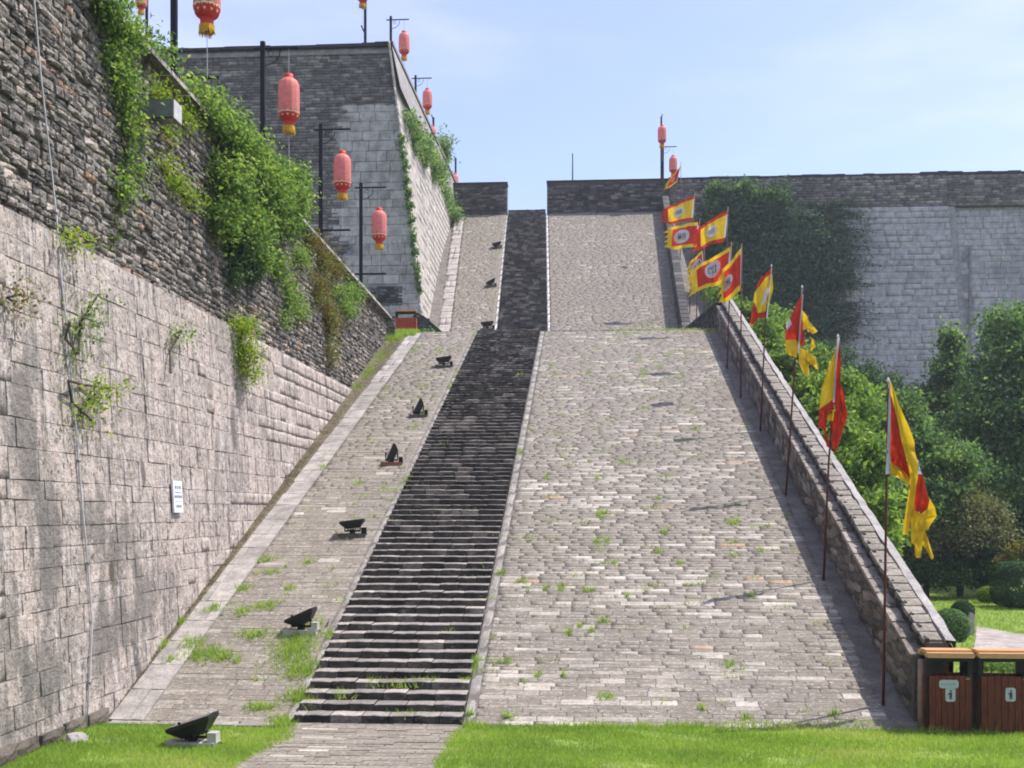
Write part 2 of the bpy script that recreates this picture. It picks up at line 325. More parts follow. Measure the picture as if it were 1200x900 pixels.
# ------------------------------------------------------------------ pieces: bricks, stones, slabs
def rough_template(seed, e=0.465, bev=0.14, wob=0.10):
    r = np.random.default_rng(seed); g = [-e, -0.17, 0.17, e]; v = []
    for y in g:
        for x in g:
            edge = abs(x) > 0.4 or abs(y) > 0.4
            j = 0.012 if edge else 0.03
            v.append((x + r.uniform(-j, j), y + r.uniform(-j, j) * 1.4, -wob * r.random() - (bev if edge else 0.0)))
    ring = [0, 1, 2, 3, 7, 11, 15, 14, 13, 12, 8, 4]
    for i in ring:
        x, y, z = v[i]; sx = np.sign(x) * 0.5 if abs(x) > 0.4 else x; sy = np.sign(y) * 0.5 if abs(y) > 0.4 else y
        v.append((sx, sy, -1.0))
    f = [(a * 4 + b, a * 4 + b + 1, a * 4 + b + 5, a * 4 + b + 4) for a in range(3) for b in range(3)]
    for i in range(12):
        j = (i + 1) % 12; f.append((ring[i], 16 + i, 16 + j, ring[j]))
    return np.array(v, dtype=np.float32), np.array(f, dtype=np.int32)
def box_template(seed):
    r = np.random.default_rng(seed); v = []
    for z in (-1, 0):
        for x, y in ((-.5, -.5), (.5, -.5), (.5, .5), (-.5, .5)):
            k = 0.96 if z == 0 else 1; v.append((x * k + r.uniform(-.015, .015), y * k + r.uniform(-.03, .03), z + (r.uniform(-.12, 0) if z == 0 else 0)))
    f = [(4, 5, 6, 7), (0, 1, 5, 4), (1, 2, 6, 5), (2, 3, 7, 6), (3, 0, 4, 7)]
    return np.array(v, dtype=np.float32), np.array(f, dtype=np.int32)
ROUGH = [rough_template(i) for i in range(10)]
BOXT = [box_template(50 + i) for i in range(8)]
FLAT = [rough_template(80 + i, 0.490, 0.02, 0.03) for i in range(10)]
WORN = [rough_template(120 + i, 0.491, 0.008, 0.008) for i in range(10)]
TEMPL = {'rough': ROUGH, 'box': BOXT, 'flat': FLAT, 'worn': WORN}
_mesh_cache = {}
def piece_mesh(kind, i, mat, name):
    k = (kind, i, mat.name, name)
    if k not in _mesh_cache:
        v, f = TEMPL[kind][i]
        me = bpy.data.meshes.new(name); me.from_pydata([tuple(map(float, q)) for q in v], [], [tuple(map(int, q)) for q in f])
        me.materials.append(mat); me.update(); _mesh_cache[k] = me
    return _mesh_cache[k]
def emit(parent, name, specs, mats, cap=300, kind='rough', minpx=9.0, rest=None):
    """specs: list of (centre, u, v, n, w, h, d, tint); the largest in view become parts, the rest one joined mesh"""
    if not specs: return
    C = np.array([s[0] for s in specs]); U = np.array([s[1] for s in specs]); V = np.array([s[2] for s in specs]); N = np.array([s[3] for s in specs])
    D = np.array([s[4:7] for s in specs]); T = np.array([s[7] for s in specs])
    a = project(C - U * D[:, :1] / 2); b = project(C + U * D[:, :1] / 2); c = project(C - V * D[:, 1:2] / 2); d = project(C + V * D[:, 1:2] / 2)
    size = np.maximum(np.hypot(a[0] - b[0], a[1] - b[1]), np.hypot(c[0] - d[0], c[1] - d[1]))
    area = np.abs((b[0] - a[0]) * (d[1] - c[1]) - (b[1] - a[1]) * (d[0] - c[0]))
    px, py, dep = project(C)
    vis = (px > -8) & (px < 1208) & (py > -8) & (py < 908) & (dep > 1) & (size >= minpx)
    order = np.argsort(-np.where(vis, area, -1)); pick = [i for i in order[:cap] if vis[i]] if cap else []
    nt = len(TEMPL[kind])
    var = R.integers(0, nt, len(specs))
    for i in pick:
        o = bpy.data.objects.new(name, piece_mesh(kind, int(var[i]), mats[0], name)); COL.objects.link(o); o.parent = parent
        M = Matrix.Identity(4)
        for k in range(3):
            M[k][0] = U[i][k] * D[i][0]; M[k][1] = V[i][k] * D[i][1]; M[k][2] = N[i][k] * D[i][2]; M[k][3] = C[i][k]
        o.matrix_basis = M; t = float(T[i]); o.color = (t, t, t, 1)
    restm = np.ones(len(specs), bool); restm[pick] = False
    idx = np.nonzero(restm)[0]
    if len(idx) == 0: return
    vs, fs, ts, base = [], [], [], 0
    for k in range(nt):
        q = idx[var[idx] == k]
        if len(q) == 0: continue
        tv, tf = TEMPL[kind][k]
        P = (C[q][:, None, :] + tv[None, :, 0:1] * (U[q] * D[q][:, :1])[:, None, :] + tv[None, :, 1:2] * (V[q] * D[q][:, 1:2])[:, None, :] + tv[None, :, 2:3] * (N[q] * D[q][:, 2:3])[:, None, :])
        vs.append(P.reshape(-1, 3)); fs.append((tf[None] + (base + np.arange(len(q)) * len(tv))[:, None, None]).reshape(-1, 4))
        ts.append(np.repeat(T[q], len(tv))); base += len(q) * len(tv)
    t = np.concatenate(ts)[:, None].repeat(3, 1)
    o = mesh_obj(rest or (name + 's'), np.concatenate(vs), np.concatenate(fs), mats[1], parent, tint=t); stuff(o)
def courses(origin, u, v, ulen, vlen, ch, pw, d, gap=0.012, inside=None, chj=0.1, pwj=0.25, dj=0.0, tint=None, rot=0.0, miss=0.0, fit=None):
    """rows of pieces on the plane origin + a*u + b*v; d = how far the pieces stand out"""
    o = Vector(origin); u = Vector(u).normalized(); v = Vector(v).normalized(); n = u.cross(v); out = []
    b = 0.0; row = 0
    while b < vlen - ch * 0.4:
        h = min(ch * random.uniform(1 - chj, 1 + chj), vlen - b)
        a = -pw * random.random()
        lo, hi = (0.0, ulen) if fit is None else fit(b + h / 2)
        a += lo
        while a < hi:
            w = pw * random.uniform(1 - pwj, 1 + pwj); a0, a1 = max(a, lo), min(a + w, hi)
            if hi - a1 < 0.3 * pw: a1 = hi; w = hi - a
            if a1 - a0 > 0.2 * pw:
                ca, cb = (a0 + a1) / 2, b + h / 2
                c = o + u * ca + v * cb
                if (inside is None or inside(c)) and random.random() >= miss:
                    dd = d + random.uniform(-dj, dj); gg = gap * random.uniform(.3, 1.7)
                    r = random.uniform(-rot, rot)
                    uu = u * math.cos(r) + v * math.sin(r); vv = v * math.cos(r) - u * math.sin(r)
                    out.append((tuple(c + n * dd), tuple(uu), tuple(vv), tuple(n), max(a1 - a0 - gg, .02), max(h - gg, .02), d + 0.05, (tint or random.random)(*( [c] if tint else []))))
            a += w
        b += h; row += 1
    return out

# ------------------------------------------------------------------ ground
g = MB(); g.v = [(-2500, -200, -0.10), (2500, -200, -0.10), (2500, 4000, -0.10), (-2500, 4000, -0.10)]; g.f = [(0, 1, 2, 3)]
structure(g.build('ground', FOREST))
def sheet(name, pts, z, mat, nx=1):
    m = MB(); m.v = [(x, y, z) for x, y in pts]; m.f = [tuple(range(len(pts)))]
    return structure(m.build(name, mat))
PX0, PX1 = -3.97, -1.70
lawn_left = [(-7.6, 6), (-3.97, 6), (-3.97, 12.6), (-3.75, 14.0), (-3.9, 14.6), (-6.6, 14.75), (-7.6, 14.0)]
lawn_right = [(-1.72, 6), (16, 6), (16, 15.6), (5.25, 15.6), (5.2, 15.02), (-1.55, 15.02), (-1.72, 14.5)]
sheet('lawn', lawn_left, 0.0, TURF); sheet('lawn', lawn_right, 0.0, TURF)
GPATH = [(7.9, 23.2), (9.1, 26.5), (9.9, 28.8), (10.2, 27.4), (10.6, 26.2), (16, 25.4), (40, 25), (40, 23.2)]
sheet('garden_lawn', [(5.3, 15.62), (40, 15.62), (40, 46), (5.3, 46)], 0.0, TURF)
sheet('garden_lawn', [(16, 6), (40, 6), (40, 15.61), (16, 15.61)], 0.0, TURF)
sheet('garden_path', GPATH, 0.008, GARDENPATH)

# paved path at the stair foot
path = structure(MB().box((PX0 - 0.05, 5, -0.3), (PX1 + 0.05, 15.05, -0.006)).build('path', RJOINT))
def ptint(c):
    r = random.random(); return random.uniform(0.15, 0.7) if r < 0.85 else random.uniform(0.75, 0.97)
emit(path, 'paving_brick', courses((PX0, 5.2, -0.045), (1, 0, 0), (0, 1, 0), PX1 - PX0, 9.83, 0.135, 0.44, 0.05, dj=0.005, gap=.007, chj=.2, pwj=.35, tint=ptint), RAMPM, cap=200, kind='worn')
apron = structure(MB().box((-6.7, 14.80, -0.3), (PX0 - 0.06, 15.09, -0.03)).build('kerb', RJOINT))
emit(apron, 'kerb_slab', courses((-6.65, 14.82, -0.03), (1, 0, 0), (0, 1, 0), 2.6, 0.27, 0.27, 0.7, 0.045, tint=lambda c: random.uniform(.1, .6)), SLAB)

# ------------------------------------------------------------------ lower ramp
DIR1 = Vector((0, 1, S1)).normalized(); L1 = (YL - Y1) / DIR1.y
def ramp_core(name, x0, x1, ya, yb, drop, zlow=-0.5):
    return structure(MB().prism([(ya, zlow), (ya, rz(ya + .001) - drop), (yb, rz(yb - .001) - drop), (yb, zlow)], 'x', x0, x1).build(name, RJOINT))
patch = [(random.uniform(-2, 5), random.uniform(15, 41), random.uniform(.5, 2.2)) for _ in range(14)]
def rtint(c):
    r = random.random(); worn = 0.05 + (0.10 if c.y < 20 else 0.0) + max(0, .22 * math.sin(c.y * 1.9 + math.sin(c.x * .8) * 1.5) * math.sin(c.x * 1.1 + c.y * .35))
    for x, y, q in patch:
        if (c.x - x) ** 2 / 4 + (c.y - y) ** 2 < q * q: worn += 0.10
    if r < 0.006: return 1.0
    if r < worn: return random.uniform(0.84, 0.965)
    return random.triangular(0.1, 0.85, 0.5)
lr = ramp_core('ramp', -1.66, 5.0, Y1, YL, 0.009)
lr.data.name = 'ramp'
X_IN = lambda Y: 4.40 + 0.019 * (Y - 15)
GUT = 0.30
emit(lr, 'ramp_brick', courses((-1.50, Y1, -0.05), (1, 0, 0), DIR1, 0, L1, 0.125, 0.42, 0.05, dj=0.0012, chj=0.25, pwj=0.4, gap=0.0025, tint=rtint,
     fit=lambda b: (0, X_IN(Y1 + b * DIR1.y) - GUT + 1.5)), RAMPM, kind='worn')
emit(lr, 'gutter_slab', [(tuple(Vector((X_IN(y) - GUT / 2 + 0.01, y, rz(y) - 0.03))), (1, 0, 0), tuple(DIR1), tuple(Vector((1, 0, 0)).cross(DIR1)), GUT - 0.03, 0.68, 0.08, random.random() * 0.5) for y in np.arange(Y1 + 0.33, YL, 0.66)], SLAB)
emit(lr, 'kerb_stone', [((-1.585, y, rz(y) + 0.012), (1, 0, 0), tuple(DIR1), tuple(Vector((1, 0, 0)).cross(DIR1)), 0.155, 0.72, 0.12, random.uniform(.0, .45)) for y in np.arange(Y1 + 0.35, YL, 0.7)], SLAB)
emit(lr, 'kerb_stone', [((1.5 + random.uniform(-.02, .02) - 3 + 1.5 + x, YL - 0.02, ZL - 0.01), (1, 0, 0), (0, 1, 0), (0, 0, 1), 0.66, 0.3, 0.12, random.uniform(.2, .9)) for x in np.arange(-1.2, 4.7, 0.68)], SLAB)
ll = ramp_core('ramp', -7.6, -4.02, Y1, YL, 0.011)
emit(ll, 'ramp_brick', courses((-6.13, Y1, -0.05), (1, 0, 0), DIR1, 1.97, L1, 0.17, 0.46, 0.05, dj=0.003, chj=0.3, pwj=0.4, gap=0.005, tint=lambda c: rtint(c) * (0.9 if random.random() < .8 else 1)), RAMPM, kind='worn')
emit(ll, 'edge_slab', courses((-6.64, Y1, -0.05), (1, 0, 0), DIR1, 0.50, L1, 0.80, 0.50, 0.062, dj=0.003, gap=.006, pwj=0.0, tint=lambda c: random.uniform(.1, 1)), SLAB, kind='flat')
emit(ll, 'kerb_stone', [((-4.08, y, rz(y) + 0.012), (1, 0, 0), tuple(DIR1), tuple(Vector((1, 0, 0)).cross(DIR1)), 0.14, 0.72, 0.12, random.uniform(.0, .45)) for y in np.arange(Y1 + 0.35, YL, 0.7)], SLAB)

# steps: each one a row of worn stretchers with black mouldy risers, the lower ones also carrying painted shade
def make_steps(parent, xl, xr, y0, z0, n, run, rise, mats, nb=6, name='step'):
    for k in range(n):
        vs, fs, mi, ts = [], [], [], []
        ya = y0 + k * run; za = z0 + (k + 1) * rise
        a, b = xl(ya), xr(ya); x = a; cuts = [a]
        off = random.uniform(0.3, 1.0)
        while x < b - 0.25:
            x += (b - a) / nb * (off if len(cuts) == 1 else random.uniform(.85, 1.15)); cuts.append(min(x, b))
        if b - cuts[-1] > 1e-3: cuts[-1] = b
        for i in range(len(cuts) - 1):
            p, q = cuts[i] + 0.006, cuts[i + 1] - 0.006; fy = ya + random.uniform(-.012, .012); tz = za + random.uniform(-.008, .006)
            m = 5; base = len(vs); t = random.random() * (1 if random.random() < .85 else .6)
            for j in range(m):
                xx = p + (q - p) * j / (m - 1); jy = random.uniform(-.008, .008); jz = random.uniform(-.006, .005)
                e = 0.02 if j in (0, m - 1) else 0
                vs += [(xx, fy + jy, za - rise - 0.05), (xx, fy + jy + e * .5, tz - 0.012 + jz), (xx, fy + 0.012 + jy + e, tz - e * .4 + jz), (xx, ya + run + 0.04, tz + jz * .5)]
                ts += [t] * 4
            for j in range(m - 1):
                c = base + j * 4
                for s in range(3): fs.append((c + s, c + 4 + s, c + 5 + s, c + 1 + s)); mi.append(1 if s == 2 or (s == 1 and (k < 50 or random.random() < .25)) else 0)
            for c, rev in ((base, 0), (base + (m - 1) * 4, 1)):
                fs.append((c, c + 1, c + 2, c + 3) if not rev else (c + 3, c + 2, c + 1, c)); mi.append(0)
        o = mesh_obj(name, np.array(vs), fs, mats, parent, tint=np.array(ts)[:, None].repeat(3, 1))
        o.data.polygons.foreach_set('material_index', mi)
NS = 89
st = thing('staircase', 'long lower flight of dark stone steps between the two halves of the ramp', 'staircase', (0, 0, 0))
MB().prism([(Y1, -0.4), (Y1 + .1, -0.06), (YL - .15, ZL - 0.15), (YL, -0.4)], 'x', -4.03, -1.66).build('step_bed', JOINT, st)
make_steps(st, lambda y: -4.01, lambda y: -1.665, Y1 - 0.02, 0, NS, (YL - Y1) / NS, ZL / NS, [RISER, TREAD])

# landing and upper terrace
land = structure(MB().box((-8.9, YL, 4), (5.3, Y2 + 0.6, ZL - 0.05)).build('landing', RJOINT))
emit(land, 'landing_brick', courses((-6.8, YL + 0.15, ZL - 0.05), (1, 0, 0), (0, 1, 0), 11.7, Y2 - YL - 0.1, 0.2, 0.42, 0.05, dj=0.004, gap=.005, tint=rtint), RAMPM, cap=0, kind='worn')
terr = structure(MB().box((-45, -2, -0.5), (-7.75, 49.2, ZL)).build('terrace', FOREST))

# upper ramp: fans out slightly towards the top
def lerp(a, b, t): return a + (b - a) * t
def ux(x51, x69): return lambda Y: lerp(x51, x69, (Y - 51) / 18)
SLX, SRX, TLX, TRX, RIX = ux(-6.75, -8.1), ux(-6.2, -7.5), ux(-4.02, -4.75), ux(-1.72, -2.42), ux(4.30, 4.80)
DIR2 = Vector((0, 1, S2)).normalized(); L2 = (YT - Y2) / DIR2.y; N2 = Vector((1, 0, 0)).cross(DIR2)
ur = structure(MB().prism([(Y2, 4), (Y2 + .01, ZL - 0.011), (YT + .2, ZT - 0.011), (YT + .2, 4)], 'x', -8.9, -3.0).build('upper_ramp', RJOINT))
ur2 = structure(MB().prism([(Y2, 4), (Y2 + .01, ZL - 0.013), (YT + .2, ZT - 0.013), (YT + .2, 4)], 'x', -3.0, 5.4).build('upper_ramp', RJOINT))
def utint(c):
    r = random.random()
    return random.uniform(0.84, 0.93) if r < 0.05 else random.triangular(0.15, 0.8, 0.52)
Yb = lambda b: Y2 + b * DIR2.y
emit(ur2, 'ramp_brick', courses((0, Y2, ZL - 0.05), (1, 0, 0), DIR2, 0, L2, 0.14, 0.42, 0.05, dj=0.003, chj=.25, gap=.005, pwj=.4, tint=utint, fit=lambda b: (TRX(Yb(b)) + 0.16, RIX(Yb(b)))), RAMPM, cap=0, kind='worn')
emit(ur, 'ramp_brick', courses((0, Y2, ZL - 0.05), (1, 0, 0), DIR2, 0, L2, 0.14, 0.42, 0.05, dj=0.003, chj=.25, gap=.005, pwj=.4, tint=utint, fit=lambda b: (SRX(Yb(b)) + .02, TLX(Yb(b)) - 0.13)), RAMPM, cap=0, kind='worn')
emit(ur, 'edge_slab', courses((0, Y2, ZL - 0.05), (1, 0, 0), DIR2, 0, L2, 1.0, 0.6, 0.075, pwj=0, tint=lambda c: random.uniform(.6, 1), fit=lambda b: (SLX(Yb(b)), SRX(Yb(b)))), SLAB)
for par, fx in ((ur, lambda Y: TLX(Y) - 0.065), (ur2, lambda Y: TRX(Y) + 0.075)):
    emit(par, 'kerb_stone', [((fx(y), y, rz(y) + 0.05), (1, 0, 0), tuple(DIR2), tuple(N2), 0.12, 1.02, 0.15, random.uniform(.6, 1)) for y in np.arange(Y2 + 0.4, YT - .3, 0.9)], WKERB)
st2 = thing('staircase', 'upper flight of black mossy steps with pale kerbs up to the gap', 'staircase')
NU = 78; topz = 21.85
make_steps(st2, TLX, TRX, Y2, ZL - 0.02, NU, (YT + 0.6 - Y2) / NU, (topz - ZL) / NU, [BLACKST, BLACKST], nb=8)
top_floor = structure(MB().box((-8.9, YT + 0.65, 18), (34, YT + 12, ZT - 0.02)).build('top_terrace', RJOINT))
MB().box((-4.72, YT + 0.62, 20), (-2.45, YT + 2.2, topz)).build('landing_slab', BLACKST, st2)

# dark cheek wall beside the foot of the upper ramp
ck = thing('cheek_wall', 'low dark triangular brick cheek wall beside the foot of the upper ramp', 'wall')
cw = [(-8.0, ZL - .2), (-7.3, 11.55), (-6.9, 11.35), (-5.05, ZL + 0.02), (-5.05, ZL - .2)]
MB().prism(cw, 'y', 47.5, 48.4).build('core', DARKB[1], ck)
emit(ck, 'brick', courses((-8.0, 47.49, ZL), (1, 0, 0), (0, 0, 1), 3, 1.9, 0.13, 0.4, 0.03, dj=.01, inside=lambda c: c.z < ZL + max(0, 1.75 - abs((c.x + 7.25)) * (0.82 if c.x > -7.25 else 2.6))), DARKB, kind='box', rest='bricks')

# ------------------------------------------------------------------ left fortress wall
fw = thing('fortress_wall', 'tall left fortress wall with pinkish ashlar blocks below and rough grey brick above', 'wall', (0, 0, 0))
YA, YE = 8.5, 40.8
def ztop(Y): return 10.1 + 0.02 * (41 - Y)
core = MB(); n = 24
for i in range(n + 1):
    Y = lerp(YA - 3, YE, i / n)
    core.v += [(wall_x(0) - .115, Y, -0.3), (wall_x(ztop(Y)) - 0.22, Y, ztop(Y) - .02), (-7.9, Y, ztop(Y) - .02), (-7.9, Y, -0.3)]
for i in range(n):
    a = i * 4
    for s in range(3): core.f.append((a + s, a + s + 4, a + s + 5, a + s + 1))
core.f += [(0, 1, 2, 3), tuple(n * 4 + q for q in (3, 2, 1, 0))]
core.build('core', JOINT, fw)
ab = MB(); ab.prism([(wall_x(0) - .018, -.3), (wall_x(6.4) - .018, 6.42), (-7.6, 6.42), (-7.6, -.3)], 'y', YA - 3, 33.9); ab.build('ashlar_bed', AJOINT, fw)
VB = Vector((-0.055, 0, 1)).normalized(); UY = Vector((0, 1, 0))
ZA = lambda Y: 6.72 - 0.008 * (Y - 12)
def atint(c): return min(1, max(0, random.triangular(0.1, 1.0, 0.7)))
def above(c, m=-0.1): return c.z > rz(c.y) + m
emit(fw, 'ashlar_block', courses((wall_x(0) - 0.09, YA, 0), UY, VB, YE - YA, 6.62, 0.33, 0.68, 0.09, gap=0.004, dj=0.008, chj=0.28, pwj=0.5, rot=.022, tint=atint,
     inside=lambda c: above(c, -.32) and c.z < ZA(c.y) and c.y < 34), ASH, kind='flat', rest='ashlar_blocks')
def btint(c):
    r = random.random()
    return random.uniform(.96, 1) if r < .035 else (random.uniform(.75, .92) if r < .15 else random.triangular(0, .8, .45))
bx0 = wall_x(6.6) - 0.20
emit(fw, 'rough_brick', courses((bx0, YA, 6.6), UY, VB, YE - YA, 4.2, 0.11, 0.31, 0.09, gap=0.010, dj=0.032, chj=0.35, pwj=0.6, tint=btint, rot=0.12, miss=0.05,
     inside=lambda c: c.z < ztop(c.y) - .05 and above(c)), RUB, rest='rough_bricks')
emit(fw, 'rough_brick', courses((wall_x(0) - .14, 33.6, 0), UY, VB, YE - 33.6, 6.7, 0.125, 0.36, 0.09, gap=0.02, dj=0.02, chj=0.2, pwj=0.4, tint=btint, rot=0.03,
     inside=above), RUB, cap=0, rest='lower_rough_bricks')
emit(fw, 'coping_stone', [((wall_x(ztop(y)) - 0.16, y, ztop(y) + 0.07), (0, 1, -.02), (-1, 0, 0), (0, .02, 1), 0.86, 0.5, 0.12, random.uniform(.1, .8)) for y in np.arange(YA, YE + .2, 0.9)], SLAB, rest='coping_stones')
emit(fw, 'end_brick', courses((-7.9, YE, rz(YE) - .2), (1, 0, 0), (0, 0, 1), 0.9, 1.05, 0.13, 0.36, 0.02, tint=btint), RUB, cap=60, rest='end_bricks')
emit(fw, 'footing_stone', [((wall_x(0) + 0.06 + random.uniform(0, .06), y, 0.06 + random.uniform(-.02, .04)), (0, 1, 0), (0, 0, 1), (1, 0, 0), 0.63, 0.22, 0.25, random.uniform(0, .4)) for y in np.arange(9, 14.9, 0.64)], LAV)

# ------------------------------------------------------------------ right parapet of the lower ramp
pw_ = thing('parapet_wall', 'long sloping stone parapet along the right edge of the lower ramp with brick coping', 'wall')
HI, HT = 0.88, 1.10
def par_pts(Y):
    x, z = X_IN(Y), rz(Y)
    return [(x + 0.02, Y, z - 0.4), (x + 0.05, Y, z + HI - .03), (x + 0.20, Y, z + HI - .03), (x + 0.20, Y, z + HT - .05), (x + 0.50, Y, z + HT - 0.05), (x + 0.50, Y, -0.4), ]
pc = MB(); YP0 = 15.32
ys = [YP0 + (YL - YP0) * i / 20 for i in range(21)]
for Y in ys: pc.v += par_pts(Y)
for i in range(20):
    a = i * 6
    for s in range(5): pc.f.append((a + s, a + s + 1, a + s + 7, a + s + 6))
pc.f += [tuple(range(6))[::-1], tuple(120 + q for q in range(6))]
pc.build('core', JOINT, pw_)
pdir = Vector((0.019, 1, S1)).normalized()
specs = []
rows = 6
for r_ in range(rows):
    y = YP0 + random.uniform(0, .3); h = HI / rows
    while y < YL - .2:
        w = random.uniform(.22, .50); c = Vector((X_IN(y + w / 2), y + w / 2, rz(y + w / 2) + h * (r_ + .5) - 0.01)); c.x += random.uniform(-.012, .012) + 0.006 * r_
        specs.append((tuple(c), tuple(-pdir), (0, 0, 1), tuple(Vector((-1, 0.019, 0)).normalized()), w * 1.06 - .02, h - .018, 0.07, random.random())); y += w
emit(pw_, 'facing_stone', specs, LAV, rest='facing_stones')
pn = Vector((1, 0, 0)).cross(pdir)
emit(pw_, 'ledge_stone', [((X_IN(y) + 0.10, y, rz(y) + HI + 0.01), (1, 0, 0), tuple(pdir), tuple(pn), 0.22, 0.5, 0.06, random.uniform(.5, 1)) for y in np.arange(YP0 + .25, YL - .2, 0.49)], LAV)
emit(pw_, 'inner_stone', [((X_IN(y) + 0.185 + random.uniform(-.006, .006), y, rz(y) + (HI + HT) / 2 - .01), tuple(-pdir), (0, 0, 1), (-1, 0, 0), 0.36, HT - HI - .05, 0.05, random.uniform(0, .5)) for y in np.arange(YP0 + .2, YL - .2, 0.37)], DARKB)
emit(pw_, 'coping_brick', [((X_IN(y) + 0.31 + random.uniform(-.022, .022), y, rz(y) + HT + random.uniform(-.015, .015)), tuple(Vector((1, random.uniform(-.06, .06), random.uniform(-.04, .04))).normalized()), tuple(pdir), tuple(pn), random.uniform(.25, .29), 0.258, 0.07, random.uniform(.3, .87)) for y in np.arange(YP0 + .15, YL, 0.255)], RAMPM)
om = MB()
def outer(u, v):
    Y = lerp(YP0 - .02, YL, u); x = X_IN(Y); q = [(.455, -.06), (.455, .006), (.59, -.006), (.59, -.15)]
    a, b = q[min(3, int(round(v * 3)))]; return (x + a + random.uniform(-.012, .012), Y, rz(Y) + HT + b + random.uniform(-.012, .008))
om.quadgrid(outer, 90, 3); om.build('outer_coping_band', CONC, pw_)
ex = at_depth(1079.5, 800, 15.1).x; em = MB().tube([(ex, 15.1, -.05), (ex - .005, 15.1, .45), (ex, 15.1, .94)], [.048, .042, .045], 10); em.build('end_post', WOODP, pw_, True)
ow = MB(); ow.v = []
for Y in ys: ow.v += [(X_IN(Y) + .56, Y, -.3), (X_IN(Y) + .56, Y, rz(Y) + HT - .12)]
for i in range(20): ow.f.append((i * 2, i * 2 + 2, i * 2 + 3, i * 2 + 1))
ow.build('outer_face', GREYB[1] if False else JOINT, pw_)

# parapet of the landing and the upper ramp
up = thing('parapet_wall', 'steep dark parapet along the right edge of the upper ramp, above the landing', 'wall')
uc = MB(); yy = [YL, Y2] + [Y2 + (YT - Y2) * i / 8 for i in range(1, 9)]
xin = lambda Y: X_IN(YL) if Y <= YL else (lerp(X_IN(YL), 4.22, (Y - YL) / (Y2 - YL)) if Y < Y2 else RIX(Y))
for Y in yy:
    x, z = xin(Y), rz(Y); uc.v += [(x, Y, z - .4), (x + .04, Y, z + 1.0), (x + .36, Y, z + 1.0), (x + .36, Y, -0.4)]
for i in range(len(yy) - 1):
    a = i * 4
    for s in range(3): uc.f.append((a + s, a + s + 1, a + s + 5, a + s + 4))
uc.build('core', JOINT, up)
specs = []
for r_ in range(7):
    y = YL + random.uniform(0, .3)
    while y < YT - .3:
        w = random.uniform(.3, .5); yc = y + w / 2; d_ = Vector((0, 1, 0 if yc < Y2 else S2)).normalized()
        specs.append(((xin(yc) - 0.005 + random.uniform(-.012, .012), yc, rz(yc) + 0.14 * (r_ + .5)), tuple(-d_), (0, 0, 1), (-1, 0, 0), w * (1 if yc < Y2 else 1.15) - .015, .125, .05, random.random() * .8)); y += w
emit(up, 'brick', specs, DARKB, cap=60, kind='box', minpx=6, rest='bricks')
specs = []
for y in np.arange(YL + .2, YT, 0.45):
    d_ = Vector((0, 1, 0 if y < Y2 else S2)).normalized()
    specs.append(((xin(y) + 0.18, y, rz(y) + 1.04), (1, 0, 0), tuple(d_), tuple(Vector((1, 0, 0)).cross(d_)), 0.40, 0.44 if y < Y2 else .5, 0.08, random.uniform(.1, .8)))
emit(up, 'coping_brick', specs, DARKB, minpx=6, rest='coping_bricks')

# ------------------------------------------------------------------ top walls
def brickwall(par, x0, x1, z0, z1, Y, mats, cap=100, bw=0.42, bh=0.125, tint=None, inside=None, miss=0.0, rest='bricks', minpx=9):
    emit(par, 'brick', courses((x0, Y, z0), (1, 0, 0), (0, 0, 1), x1 - x0, z1 - z0, bh, bw, 0.035, gap=.015, dj=.012, chj=.12, pwj=.3, tint=tint, inside=inside, miss=miss), mats, cap=cap, kind='box', minpx=minpx, rest=rest)
zpt = 23.48
tl = thing('parapet_wall', 'short dark brick parapet at the ramp top, left of the stair gap', 'wall')
MB().box((-8.6, YT, 20), (-4.82, YT + 0.7, zpt - .12)).build('core', JOINT, tl)
brickwall(tl, -8.6, -4.82, ZT - .15, zpt - .3, YT, DARKB, cap=60, minpx=7)
MB().box((-8.6, YT - .03, zpt - .30), (-4.80, YT + 0.1, zpt - .20)).build('string_course', BARK, tl)
MB().box((-8.6, YT - .06, zpt - .12), (-4.79, YT + 0.8, zpt)).build('coping', DARKB[1], tl)
tr = thing('parapet_wall', 'dark brick parapet across the ramp top between the stair gap and the flag row', 'wall')
MB().box((-2.33, YT, 20), (5.2, YT + 0.7, zpt - .10)).build('core', JOINT, tr)
brickwall(tr, -2.33, 5.2, ZT - .15, zpt - .28, YT, DARKB, cap=120, minpx=7)
MB().box((-2.34, YT - .03, zpt - .28), (5.2, YT + 0.1, zpt - .18)).build('string_course', BARK, tr)
MB().box((-2.36, YT - .06, zpt - .10), (5.2, YT + 0.8, zpt + .02)).build('coping', DARKB[1], tr)

far = thing('fortress_wall', 'tall far wall of long pale grey blocks under a dark brick parapet, right of the ramp', 'wall')
XW = 34
MB().prism([(5.2, -.3), (24.6, -.3), (22.45, 21.45), (5.2, 21.45)], 'y', YT + .02, YT + 3).build('core', PJOINT, far)
MB().box((22.5, YT + .35, -0.3), (XW, YT + 3, 21.45)).build('core', PJOINT, far)
MB().box((5.2, YT + .06, 21.45), (XW, YT + 0.8, 23.55)).build('parapet_core', JOINT, far)
def ftint(c): return random.triangular(0, 1, .55)
emit(far, 'pale_block', courses((8.0, YT + .02, 4.0), (1, 0, 0), (0, 0, 1), 14.5, 17.5, 0.36, 1.0, 0.03, gap=.022, dj=.004, chj=.12, pwj=.4, tint=ftint, fit=lambda b: (0, 16.2 - .10 * (4 + b))), BLK, cap=290, kind='flat', rest='pale_blocks')
emit(far, 'panel_block', courses((22.5, YT + .35, 4.0), (1, 0, 0), (0, 0, 1), 11.5, 17.5, 0.36, 0.95, 0.03, gap=.028, dj=.012, chj=.12, pwj=.4, tint=ftint,
     inside=lambda c: not (c.x > 23.3 and c.z < 19.3)), BLK, cap=120, kind='flat', rest='panel_blocks')
